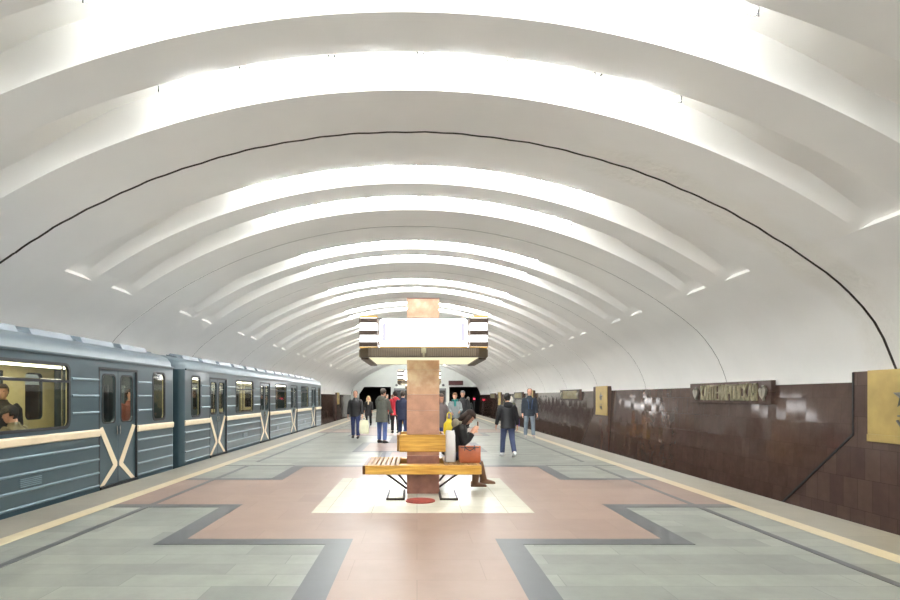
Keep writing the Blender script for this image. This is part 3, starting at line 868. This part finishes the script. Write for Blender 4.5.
    for c in (-6.3, 6.3):
        for yy in (c-1.05, c+1.05):
            b = MB(); b.tube([(-.85, yy, -.68), (.85, yy, -.68)], .39, 20); b.build('wheelset', M['iron'], t)
    # coupler gangway chains
    b = MB(); b.box(-.12, .12, HL-.3, HL+.22, -.5, -.3); b.box(-.12, .12, -HL-.22, -HL+.3, -.5, -.3); b.build('coupler', M['iron'], t)
    return t
car_a = metro_car((TRX, 12.53-HL, 0), 'near blue grey metro car with cream band, cut off by the left picture edge')
car_b = copy_tree(car_a); car_b.location = (TRX, 12.97+HL, 0)
car_b['label'] = 'second blue grey metro car, whole, with four open views of cream crossed doors'
car_b['label'] = 'further blue grey metro car, seen whole behind the near one'

# ------------------------------------------------------------------ people
def V3(*a): return Vector(a)
def bake(bm, name, m, parent, voxel, smooth=3):
    bmesh.ops.recalc_face_normals(bm, faces=bm.faces[:])
    me = bpy.data.meshes.new('tmp'); bm.to_mesh(me); bm.free()
    o = bpy.data.objects.new('tmp', me); C.objects.link(o)
    md = o.modifiers.new('r', 'REMESH'); md.mode = 'VOXEL'; md.voxel_size = voxel; md.use_smooth_shade = True
    if smooth:
        sm_ = o.modifiers.new('s', 'SMOOTH'); sm_.factor = .5; sm_.iterations = smooth
    dg = bpy.context.evaluated_depsgraph_get(); ev = o.evaluated_get(dg)
    m2 = bpy.data.meshes.new_from_object(ev); m2.name = name
    bpy.data.objects.remove(o); bpy.data.meshes.remove(me)
    m2.materials.clear()
    for k in (m if isinstance(m, (list, tuple)) else [m]): m2.materials.append(k)
    for p in m2.polygons: p.use_smooth = True
    r = bpy.data.objects.new(name, m2); C.objects.link(r); r.parent = parent
    return r
def ovals(mb_, secs, n=16):       # secs: (centre, right vec, fwd vec, rx, ry)
    mb_.loft([[c+a*(rx*math.cos(2*PI*k/n))+b*(ry*math.sin(2*PI*k/n)) for k in range(n)] for c, a, b, rx, ry in secs])
def dirv(pitch, side, abd): # limb pointing down, pitched forward, abducted outward
    p, a = R(pitch), R(abd)
    return V3(side*math.sin(a), -math.sin(p)*math.cos(a), -math.cos(p)*math.cos(a))
CM = {}
def cm(rgb, rough=.8, var=.12, vs=9, bump=.15):
    k = (rgb, rough)
    if k not in CM: CM[k] = mat('cloth %d %d %d' % rgb, srgb(*rgb), rough, var=var, vscale=vs, bump=bump, bscale=18)
    return CM[k]
SKIN = mat('skin', srgb(212, 160, 134), .55, var=.06, vscale=12)
EYE = mat('eye', srgb(52, 42, 36), .3)
def person(label, x, y, rz, H=1.75, lean=0, legs=((0, 0, 3), (0, 0, 3)), arms=((4, 8, 12), (4, 8, 12)), head=(0, 0), seat=None, z0=0,
           jacket=(40, 40, 42), hem=.16, trousers=(50, 60, 90), shoes=(30, 28, 28), hair=(70, 55, 45), hairstyle='short', hat=None, hood=False, scarf=None,
           boots=None, group=None, stripe=None, female=False, collar=True, trousers_top=None, fur=None):
    s = H/1.75; vx = (.0085 if y < 24 else .0115)*s
    t = empty('person', (x, y, z0), R(rz)); tag(t, label, 'person', group or 'people on the platform')
    X, Z = V3(1, 0, 0), V3(0, 0, 1)
    # joints
    tl, sl = .43*s, .41*s
    ankd, J = [], {}
    for i, sd in ((0, 1), (1, -1)):
        hp, kn, ab = legs[i]
        d1, d2 = dirv(hp, sd, ab), dirv(hp-kn, sd, ab*.3)
        J[sd] = (d1, d2); ankd.append((d1*tl+d2*sl).z)
    pz = seat if seat is not None else .085*s-min(ankd)
    P = V3(0, 0, pz)
    u = V3(0, -math.sin(R(lean)), math.cos(R(lean))); fw = V3(0, -math.cos(R(lean)), -math.sin(R(lean)))
    sh = .185*s*(.9 if female else 1)
    body, jk, tr = MB(), MB(), MB()
    def tors(e, t0, t1, extra=0):
        base = [(-.10, .13, .09), (-.02, .165, .115), (.06, .165, .112), (.16, .148, .10), (.28, .165, .112), (.38, .180, .112), (.455, .165, .098), (.50, .105, .078)]
        out = []
        for tt, rx, ry in base:
            if t0 <= tt <= t1: out.append((P+u*tt*s, X, fw, (rx+e)*s*(.93 if female else 1), (ry+e)*s))
        return out
    ovals(body, tors(0, -1, 1)+[(P+u*.55*s, X, fw, .056*s, .058*s), (P+u*.62*s, X, fw, .05*s, .052*s)])
    pl = R(head[0]+lean*.5); yw = R(head[1])
    hu = V3(0, -math.sin(pl), math.cos(pl)); hf = V3(math.sin(yw)*1, -math.cos(yw)*math.cos(pl), -math.sin(pl)*math.cos(yw)).normalized()
    hr = hf.cross(hu).normalized()*-1; hf = hr.cross(hu).normalized()*1
    if hf.y > 0 and abs(head[1]) < 90: hf = -hf
    nb = P+u*.55*s
    hc = nb+hu*.145*s+hf*.02*s
    HD = [(-.118, .045, .02, .018), (-.105, .034, .042, .045), (-.075, .02, .058, .07), (-.03, .008, .068, .086), (.02, 0, .074, .094), (.06, -.005, .073, .092), (.095, -.01, .056, .072), (.115, -.012, .03, .04)]
    def headsec(e, lo=-1): return [(hc+hu*z*s+hf*f*s, hr, hf, (a+e)*s, (b+e)*s) for z, f, a, b in HD if z >= lo]
    ovals(body, headsec(0))
    ovals(body, [(nb-u*.04*s, X, fw, .055*s, .056*s), (hc-hu*.07*s-hf*.015*s, hr, hf, .05*s, .055*s)])
    nose = hc+hf*.088*s-hu*.02*s
    body.loft([[nose+hu*.035*s+hr*.008*s*k for k in (-1, 0, 1)]+[nose+hu*.035*s-hf*.015*s], [nose+hf*.02*s-hu*.012*s+hr*.015*s*k for k in (-1, 0, 1)]+[nose-hf*.02*s-hu*.015*s]])
    for k in (-1, 1): body.ell(hc+hr*k*.074*s-hf*.005*s-hu*.005*s, (.012*s, .02*s, .032*s), 8, 6, (hr, hf, hu))
    body.tube([hc+hf*.078*s-hu*.062*s-hr*.024*s, hc+hf*.088*s-hu*.062*s, hc+hf*.078*s-hu*.062*s+hr*.024*s], .007*s, 6)
    # legs
    feet = []
    for i, sd in ((0, 1), (1, -1)):
        d1, d2 = J[sd]; hp = P+X*sd*.088*s; k = hp+d1*tl; a = k+d2*sl
        body.tube([hp-d1*.02*s, hp+d1*tl*.5, k, k+d2*sl*.28-V3(0, -1, 0)*.008*s, a], [.085*s, .072*s, .054*s, .056*s, .038*s], 12)
        if boots: tr.tube([hp-d1*.03*s, hp+d1*tl*.5, k, k+d2*sl*.3], [.105*s, .09*s, .072*s, .062*s], 14)
        else: tr.tube([hp-d1*.03*s, hp+d1*tl*.5, k, k+d2*sl*.4, k+d2*(sl-.02*s)], [.105*s, .092*s, .074*s, .07*s, .066*s], 14)
        pitch = min(60, max(0, -(legs[i][0]-legs[i][1])))     # rear foot heel lift
        if seat is not None: pitch = 0
        ff = V3(0, -math.cos(R(pitch)), -math.sin(R(pitch))*.6).normalized(); fu = X.cross(ff)*-1
        if fu.z < 0: fu = -fu
        feet.append((a, ff, fu, sd, k, d2))
        body.tube([a, a+ff*.06*s-fu*.045*s, a+ff*.15*s-fu*.055*s], [.036*s, .03*s, .018*s], 8)
    ovals(tr, [(P-u*.13*s, X, fw, .12*s, .10*s), (P-u*.06*s, X, fw, .172*s, .125*s), (P+u*.02*s, X, fw, .178*s, .128*s), (P+u*.08*s, X, fw, .172*s, .12*s)])
    # arms
    hands = []
    for i, sd in ((0, 1), (1, -1)):
        q = arms[i]; sp, ab, el = q[:3]; inw = q[3] if len(q) > 3 else 0
        S = P+u*.455*s+X*sd*sh
        d1 = dirv(sp+lean*.4, sd, ab)
        d2 = dirv(sp+el+lean*.4, sd, ab*.5-inw)
        E = S+d1*.285*s; Wp = E+d2*.245*s
        body.tube([S-d1*.02*s+X*(-sd)*.03*s, S+d1*.08*s, E, E+d2*.08*s, Wp], [.058*s, .05*s, .04*s, .039*s, .026*s], 10)
        jk.tube([S-d1*.015*s-X*sd*.05*s, S+d1*.06*s, S+d1*.17*s, E, E+d2*.10*s, E+d2*.225*s], [.085*s, .082*s, .07*s, .062*s, .058*s, .05*s], 12)
        # hand: palm, four fingers, thumb
        n_ = X*(-sd)                                         # palm faces the body
        lat = d2.cross(n_).normalized();
        if lat.y > 0: lat = -lat
        n_ = lat.cross(d2).normalized()
        if n_.dot(X*(-sd)) < 0: n_ = -n_
        pc = Wp+d2*.05*s
        ovals(body, [(Wp-d2*.02*s, lat, n_, .026*s, .021*s), (Wp+d2*.02*s, lat, n_, .034*s, .019*s), (Wp+d2*.06*s, lat, n_, .042*s, .017*s), (Wp+d2*.092*s, lat, n_, .04*s, .014*s)], 12)
        for j, ln_ in enumerate((.072, .08, .075, .058)):
            o0 = Wp+d2*.085*s+lat*(.031-.0205*j)*s
            dd = (d2+n_*.25).normalized(); d3 = (d2+n_*.9).normalized()
            body.tube([o0-d2*.02*s, o0+dd*ln_*.5*s, o0+dd*ln_*.5*s+d3*ln_*.5*s], [.0095*s, .009*s, .0075*s], 6)
        o0 = Wp+d2*.03*s+lat*.035*s
        td = (lat*.7+d2*.8+n_*.3).normalized()
        body.tube([o0-lat*.015*s, o0+td*.035*s, o0+td*.035*s+(d2+n_*.4).normalized()*.03*s], [.013*s, .0115*s, .009*s], 6)
        hands.append(t.matrix_basis if False else (Wp+d2*.09*s))
    bake(body.bm, 'body', SKIN, t, vx*.8, 2)
    bake(tr.bm, 'trousers', cm(trousers), t, vx*1.3, 4)
    # jacket: torso from hem to collar
    hb = [(P-u*hem*s, X, fw, (.185+hem*.12)*s, (.14+hem*.1)*s)] if seat is None else [(P+u*.0*s-fw*.03*s, X, fw, .2*s, .15*s)]
    ovals(jk, hb+[(P+u*.05*s, X, fw, .196*s, .145*s), (P+u*.16*s, X, fw, .188*s, .14*s), (P+u*.28*s, X, fw, .198*s, .148*s), (P+u*.38*s, X, fw, .205*s, .14*s), (P+u*.46*s, X, fw, .175*s, .118*s), (P+u*.505*s, X, fw, .11*s, .09*s), (P+u*.545*s, X, fw, .078*s, .078*s), (P+u*.575*s-fw*.006*s, X, fw, .074*s, .076*s)])
    jo = bake(jk.bm, 'jacket', cm(jacket, .55 if sum(jacket) < 120 else .8), t, vx*1.3, 4)
    if hood:
        h = MB(); c = P+u*.50*s-fw*.10*s
        h.ell(c, (.135*s, .075*s, .09*s), 14, 10, (X, fw, u)); h.ell(c+fw*.06*s+u*.03*s, (.12*s, .07*s, .05*s), 14, 8, (X, fw, u))
        bake(h.bm, 'hood', cm(fur or jacket), t, vx*1.2, 3)
    if scarf:
        h = MB(); c = P+u*.545*s
        pts = [c+X*.095*s*math.cos(2*PI*k/12)+fw*(.095*s*math.sin(2*PI*k/12)+.012*s) for k in range(13)]
        h.tube(pts, .038*s, 8); h.tube([c+fw*.10*s, c+fw*.14*s-u*.10*s, c+fw*.155*s-u*.22*s], [.04*s, .045*s, .04*s], 8)
        bake(h.bm, 'scarf', cm(scarf), t, vx*1.2, 2)
    if stripe:
        h = MB()
        for sd in (-1, 1): h.tube([P+X*sd*.09*s+u*.44*s+fw*.118*s, P+X*sd*.06*s+u*.3*s+fw*.152*s, P+X*sd*.05*s+u*.1*s+fw*.15*s], .012*s, 6)
        h.build('trim_stripe', cm(stripe), t)
    # hair / hat
    hm = cm(hair, .7, .2, 40, .3)
    if hairstyle != 'bald':
        h = MB(); n = 20; rings = []
        for z, f, a, b in [q for q in HD if q[0] >= -.08]:
            rings.append([(hc+hu*z*s+hf*f*s, (a+.011)*s, (b+.011)*s, z, k) for k in range(n)])
        LV = [[h.bm.verts.new(c+hr*rx*math.cos(2*PI*k/n)+hf*ry*math.sin(2*PI*k/n)+hu*(.012*s if z > .1 else 0)) for c, rx, ry, z, k in r] for r in rings]
        def keep(ri, k):
            sn = math.sin(2*PI*(k+.5)/n); z = rings[ri][0][3]
            lim = -.5 if z < -.05 else -.12 if z < -.01 else .25 if z < .045 else 2
            if hairstyle == 'long': lim = .3 if z < .045 else 2
            if hairstyle == 'receding': lim = -.2 if z < .05 else .1 if z < .09 else .2
            return sn < lim
        for ri in range(len(LV)-1):
            for k in range(n):
                if keep(ri, k): h.f((LV[ri][k], LV[ri][(k+1) % n], LV[ri+1][(k+1) % n], LV[ri+1][k]))
        if hairstyle != 'receding': h.f(LV[-1])
        for v in [v for v in h.bm.verts if not v.link_faces]: h.bm.verts.remove(v)
        if hairstyle == 'long':
            for k in (-1, 1):
                h.tube([hc+hr*k*.07*s+hu*.03*s-hf*.01*s, hc+hr*k*.088*s-hu*.06*s, hc+hr*k*.085*s-hu*.17*s+hf*.02*s, hc+hr*k*.07*s-hu*.24*s+hf*.03*s], [.03*s, .036*s, .032*s, .014*s], 8)
            ovals(h, [(hc+hu*.03*s-hf*.06*s, hr, hf, .07*s, .05*s), (hc-hu*.08*s-hf*.07*s, hr, hf, .085*s, .045*s), (hc-hu*.19*s-hf*.07*s, hr, hf, .075*s, .03*s)], 12)
        ho = h.build('hair', hm, t, True)
        md = ho.modifiers.new('th', 'SOLIDIFY'); md.thickness = .012*s; md.offset = .5
    if hat:
        h = MB(); ovals(h, [(hc+hu*z*s+hf*f*s, hr, hf, (a+.02)*s, (b+.02)*s) for z, f, a, b in HD if z >= .01]+[(hc+hu*.135*s-hf*.012*s, hr, hf, .02*s, .025*s)], 18)
        bake(h.bm, 'hat', cm(hat), t, vx*1.1, 2)
    for k in (-1, 1):
        e = MB(); e.ell(hc+hf*.083*s+hu*.012*s+hr*k*.032*s, (.012*s, .01*s, .008*s), 8, 6, (hr, hf, hu)); e.build('eye', EYE, t, True)
    # shoes / boots
    for a, ff, fu, sd, k, d2 in feet:
        b = MB()
        secs = [(-.075, .042, .05, -.03), (-.06, .05, .052, -.03), (0, .052, .052, -.03), (.07, .055, .045, -.04), (.14, .056, .034, -.05), (.19, .045, .024, -.058), (.205, .03, .016, -.064)]
        n = 12; L = []
        for f_, w_, h_, zz in secs:
            c = a+ff*f_*s+fu*(zz)*s
            L.append([c+X*(w_*.9*s*math.cos(2*PI*q/n))+fu*(max(-h_, -.085-zz) if False else h_*math.sin(2*PI*q/n))*s for q in range(n)])
        for r in L:
            for p in r:
                dz = (p-a).dot(fu)
                if dz < -.082*s: p += fu*(-.082*s-dz)
        b.loft(L)
        if boots:
            b.tube([k+d2*sl*.2, k+d2*sl*.45, k+d2*sl*.8, a-fu*.02*s], [.084*s, .078*s, .062*s, .058*s], 14)
        o = bake(b.bm, 'boot' if boots else 'shoe', cm(boots or shoes, .5), t, .008*s, 3)
    t['hand_l'] = list(t.matrix_basis @ hands[0]) if False else 0
    del t['hand_l']
    Mx = Matrix.Translation((x, y, z0)) @ Matrix.Rotation(R(rz), 4, 'Z')
    return t, [Mx @ h for h in hands]

def shopping_bag(name, label, base, w_, d_, h_, col, rz=0, handles=True, grp=None, pinch=.8):
    t = empty(name, base, R(rz)); tag(t, label, 'bag', grp)
    b = MB(); n = 20; rings = []
    for k, (z, sc) in enumerate(((0, .86), (.02, .98), (.3, 1.03), (.6, 1.0), (.85, .95), (1, pinch))):
        r = []
        for q in range(n):
            a = 2*PI*q/n; c_, s_ = math.cos(a), math.sin(a)
            px = w_/2*sc*math.copysign(abs(c_)**.45, c_); py = d_/2*sc*(1 if z < .9 else .45)*math.copysign(abs(s_)**.45, s_)
            r.append((px+.006*math.sin(q*2.3+k), py+.006*math.cos(q*1.7+k*2), z*h_+(.008*math.sin(q*1.1) if z == 1 else 0)))
        rings.append(r)
    b.loft(rings); b.build('bag_body', cm(col, .45, .05, 6, .1), t, 50)
    if handles:
        for sg in (-1, 1):
            h = MB(); h.tube([(-w_*.2, sg*d_*.2, h_-.01), (-w_*.16, sg*d_*.16, h_+.09), (0, sg*d_*.08, h_+.13), (w_*.16, sg*d_*.16, h_+.09), (w_*.2, sg*d_*.2, h_-.01)], .008, 6)
            h.build('handle', cm(col, .45, .05, 6, .1), t, True)
    return t

WALK_A = ((22, 6, 2), (-16, 14, 2)); WALK_B = ((-14, 16, 2), (20, 5, 2)); STAND = ((2, 2, 3), (-2, 3, 3))
JEANS = (64, 84, 134); DARK = (34, 34, 40)
p1, h1 = person('man in black leather jacket and jeans walking towards the viewer with a pale bag', -2.36, 21.4, 0, 1.84, 2, ((12, 4, 2), (-8, 10, 2)), ((6, 10, 10), (-8, 12, 14)), (6, 0),
       jacket=(36, 35, 36), hem=.12, trousers=(52, 62, 104), hair=(150, 130, 115), hairstyle='receding')
shopping_bag('plastic_bag', 'pale yellow plastic bag carried low by the man in the leather jacket', (h1[0].x+.06, h1[0].y, h1[0].z-.62), .36, .12, .5, (236, 232, 200))
person('blonde woman in black coat with a cream scarf, far down the left side', -2.68, 30.8, 0, 1.68, 1, WALK_B, ((6, 8, 30), (2, 8, 24)), (4, 0), jacket=(26, 25, 26), hem=.32, trousers=(28, 27, 30), hair=(206, 180, 130), hairstyle='long', scarf=(205, 188, 158), female=True)
person('man in grey green hooded jacket and blue jeans standing with his back half turned', -1.20, 19.1, 152, 1.88, 3, ((4, 2, 4), (-2, 3, 4)), ((16, 8, 40), (12, 9, 44, 10)), (6, -20), jacket=(92, 94, 86), hem=.26, trousers=(84, 104, 160), shoes=(52, 46, 42), hair=(76, 68, 60), hood=True)
person('person in red jacket and black trousers standing left of the pillar', -.95, 24.4, 195, 1.84, 2, STAND, ((10, 8, 24), (6, 8, 30)), (0, 0), jacket=(178, 36, 48), hem=.18, trousers=(26, 25, 28), hair=(44, 36, 32), hat=(34, 32, 34), hood=True)
person('man in navy jacket and dark jeans half hidden behind the pillar', -.53, 20.6, 165, 1.82, 2, ((6, 3, 3), (-4, 5, 3)), ((4, 8, 22), (8, 9, 26)), (0, 0), jacket=(34, 40, 66), hem=.22, trousers=(44, 54, 92), hair=(60, 50, 44))
person('person in dark coat far behind, between the grey green jacket and the red jacket', -1.80, 33.0, 20, 1.74, 2, STAND, ((4, 8, 20), (4, 8, 14)), (0, 15), jacket=(58, 66, 62), hem=.3, trousers=(38, 40, 48), hair=(88, 70, 58))
person('person in black clothes facing away, far left of the pillar', -1.66, 37.5, 180, 1.80, 2, WALK_A, ((4, 8, 12), (-6, 8, 14)), (0, 0), jacket=(32, 34, 40), hem=.22, trousers=(30, 32, 44), hair=(120, 84, 66))
person('woman in grey jacket with a teal scarf facing the viewer right of the pillar', 1.40, 20.6, 0, 1.74, 1, STAND, ((14, 12, 60, 22), (10, 10, 54, 20)), (4, 0), jacket=(136, 142, 142), hem=.12, trousers=(46, 48, 56), hair=(140, 96, 64), scarf=(44, 132, 124), female=True)
person('grey haired man in black coat just behind the woman with the teal scarf', 1.84, 22.4, -6, 1.84, 1, STAND, ((6, 8, 14), (4, 8, 14)), (4, 0), jacket=(30, 31, 34), hem=.3, trousers=(34, 34, 40), hair=(118, 114, 110))
person('dark clothed person with a grey cap, far behind the seated woman', 2.60, 28.5, 10, 1.62, 3, WALK_B, ((6, 8, 18), (-4, 8, 16)), (4, 0), jacket=(32, 36, 36), hem=.26, trousers=(30, 32, 36), hair=(110, 100, 92), hat=(112, 112, 108))
t = empty('tunnel_signal', (8.0, Y1+1.2, .2)); tag(t, 'small red signal light inside the right tunnel mouth', 'signal light')
b = MB(); b.tube([(0, 0, -1.3), (0, 0, .85)], .05, 10); b.build('post', M['grey_metal'], t)
b = MB(); b.box(-.16, .16, -.12, .1, .8, 1.45, .02); b.build('housing', M['black'], t)
b = MB(); b.tube([(0, -.12, 1.12), (0, -.15, 1.12)], .13, 16); b.build('red_lens', emit('red signal', (1, .05, .10, 1), 2.5), t)
person('person in mottled grey coat standing close behind the right edge of the pillar', .62, 15.2, 20, 1.68, 2, STAND, ((10, 12, 46, 10), (8, 8, 40)), (10, 20), jacket=(112, 102, 99), hem=.14, trousers=(78, 94, 146), hair=(92, 76, 66), female=True, hairstyle='long')
person('man in black hooded jacket, black cap and faded jeans walking away', 2.40, 14.75, 184, 1.70, 3, ((14, 4, 2), (-12, 22, 2)), ((4, 14, 14), (-4, 14, 16)), (4, 0), jacket=(30, 30, 34), hem=.14, trousers=(66, 76, 108), shoes=(222, 222, 224), hair=(30, 27, 26), hat=(18, 18, 20), hood=True)
q1, hq = person('white haired person in olive coat mostly hidden behind the man walking away', 4.42, 26.2, 182, 1.66, 3, WALK_A, ((4, 8, 8), (0, 8, 8)), (0, 0), jacket=(98, 98, 74), hem=.3, trousers=(54, 44, 58), hair=(224, 220, 214), hairstyle='long', female=True)
shopping_bag('plastic_bag', 'purple bag carried by the white haired person on the right side', (hq[1].x+.03, hq[1].y, hq[1].z-.48), .34, .14, .42, (110, 92, 160))
person('balding man in dark blue jacket and light jeans walking towards the viewer', 4.34, 21.5, 0, 1.92, 1, ((10, 3, 3), (-6, 8, 3)), ((4, 9, 10), (-4, 9, 12)), (2, 0), jacket=(44, 52, 62), hem=.14, trousers=(118, 130, 142), shoes=(168, 164, 160), hair=(120, 100, 86), hairstyle='receding', stripe=(62, 84, 120))
# seated woman, reading her phone
sw, hs = person('dark haired woman in black coat with furry hood sitting on the bench over her phone', CX+.555, 9.62, 90, 1.72, 15, ((76, 58, 3), (76, 84, 3)), ((4, 8, 128, 12), (6, 8, 131, 14)), (40, 0), seat=.625,
       jacket=(26, 25, 27), trousers=(46, 54, 80), hair=(48, 32, 27), hairstyle='long', hood=True, fur=(150, 142, 122), boots=(112, 78, 54), female=True, group='people on the bench')
mid = (hs[0]+hs[1])/2
t = empty('mobile_phone', (mid.x+.04, mid.y, mid.z-.02)); tag(t, 'small phone in an orange brown case in the hands of the seated woman', 'phone')
b = MB(); b.box(-.006, .006, -.045, .045, 0, .14, .003); b.build('case', cm((150, 84, 50)), t)
b = MB(); b.box(-.0085, -.006, -.04, .04, .008, .132); b.build('screen', M['black'], t)
# bags on and around the bench
shopping_bag('paper_bag', 'tall white shopping bag standing on the bench between pillar and seated woman', (CX+.475, 9.33, .497), .17, .16, .52, (250, 250, 252), 4, False, None, .8)
shopping_bag('plastic_bag', 'bright yellow plastic bag behind the white shopping bag', (CX+.50, 10.08, .60), .20, .2, .58, (246, 226, 40), 0, True, None, .22)
t = empty('handbag', (CX+.79, 9.22, .497)); tag(t, 'orange brown leather handbag with black handles on the bench edge', 'bag')
LEA = mat('tan leather', srgb(168, 80, 30), .38, var=.12, vscale=8, coat=.2)
b = MB()
b.loft([[(x_*w_, y_*d_, z_) for x_, y_ in ((-1, -.8), (-.94, -1), (.94, -1), (1, -.8), (1, .8), (.94, 1), (-.94, 1), (-1, .8))] for z_, w_, d_ in ((0, .165, .065), (.012, .175, .075), (.15, .178, .066), (.26, .18, .04), (.275, .178, .034))])
b.build('bag_body', LEA, t, 30)
for sg in (-1, 1):
    h = MB(); h.tube([(-.085, sg*.048, .20), (-.08, sg*.05, .28), (-.06, sg*.075, .235), (0, sg*.078, .20), (.06, sg*.075, .235), (.08, sg*.05, .28), (.085, sg*.048, .20)], .008, 8)
    h.build('handle', M['black'], t, True)
b = MB(); b.box(-.155, .155, -.068, -.06, .245, .258); b.build('seam_strip', M['iron'], t)
# passengers in the near car
person('passenger in dark jacket standing inside the near metro car', TRX+.1, 9.0, 30, 1.74, 0, STAND, ((6, 8, 20), (4, 8, 14)), (0, 0), z0=.05, jacket=(44, 42, 44), hem=.2, hair=(70, 54, 44), group='passengers in the near car')
person('passenger in khaki jacket and black cap sitting at the near car window', TRX+.98, 8.12, -90, 1.72, 6, ((84, 84, 4), (84, 84, 4)), ((16, 10, 60, 10), (14, 10, 60, 10)), (10, 30), seat=.60, z0=.05, jacket=(132, 118, 86), hair=(40, 34, 30), hat=(28, 27, 30), group='passengers in the near car')
person('passenger in pale top sitting by the left end of the near car window', TRX+.98, 7.50, -90, 1.66, 6, ((84, 84, 4), (84, 84, 4)), ((16, 10, 60, 10), (14, 10, 60, 10)), (4, 0), seat=.60, z0=.05, jacket=(206, 196, 170), hair=(128, 92, 62), group='passengers in the near car')
person('passenger in brown coat sitting on the far seat of the near car', TRX-.98, 10.0-1.2, 90, 1.72, 4, ((84, 84, 4), (84, 84, 4)), ((16, 10, 60, 10), (14, 10, 60, 10)), (4, 0), seat=.60, z0=.05, jacket=(100, 76, 58), hair=(50, 40, 34), group='passengers in the near car')
person('passenger in red brown coat standing by the end window of the near car', TRX+.75, 11.75, 60, 1.70, 0, STAND, ((6, 8, 20), (4, 8, 14)), (0, 0), z0=.05, jacket=(134, 72, 58), hair=(60, 44, 36), group='passengers in the near car')
person('passenger in grey coat standing by the first window of the further car', TRX+.85, 14.0, 80, 1.72, 0, STAND, ((6, 8, 20), (4, 8, 14)), (0, 0), z0=.05, jacket=(150, 112, 96), hair=(80, 60, 50), group='passengers in the further car')
person('passenger in tan coat sitting behind the single wide window of the further car', TRX+.98, 17.7, -90, 1.70, 6, ((84, 84, 4), (84, 84, 4)), ((16, 10, 60, 10), (14, 10, 60, 10)), (4, 0), seat=.60, z0=.05, jacket=(168, 140, 108), hair=(60, 48, 40), group='passengers in the further car')
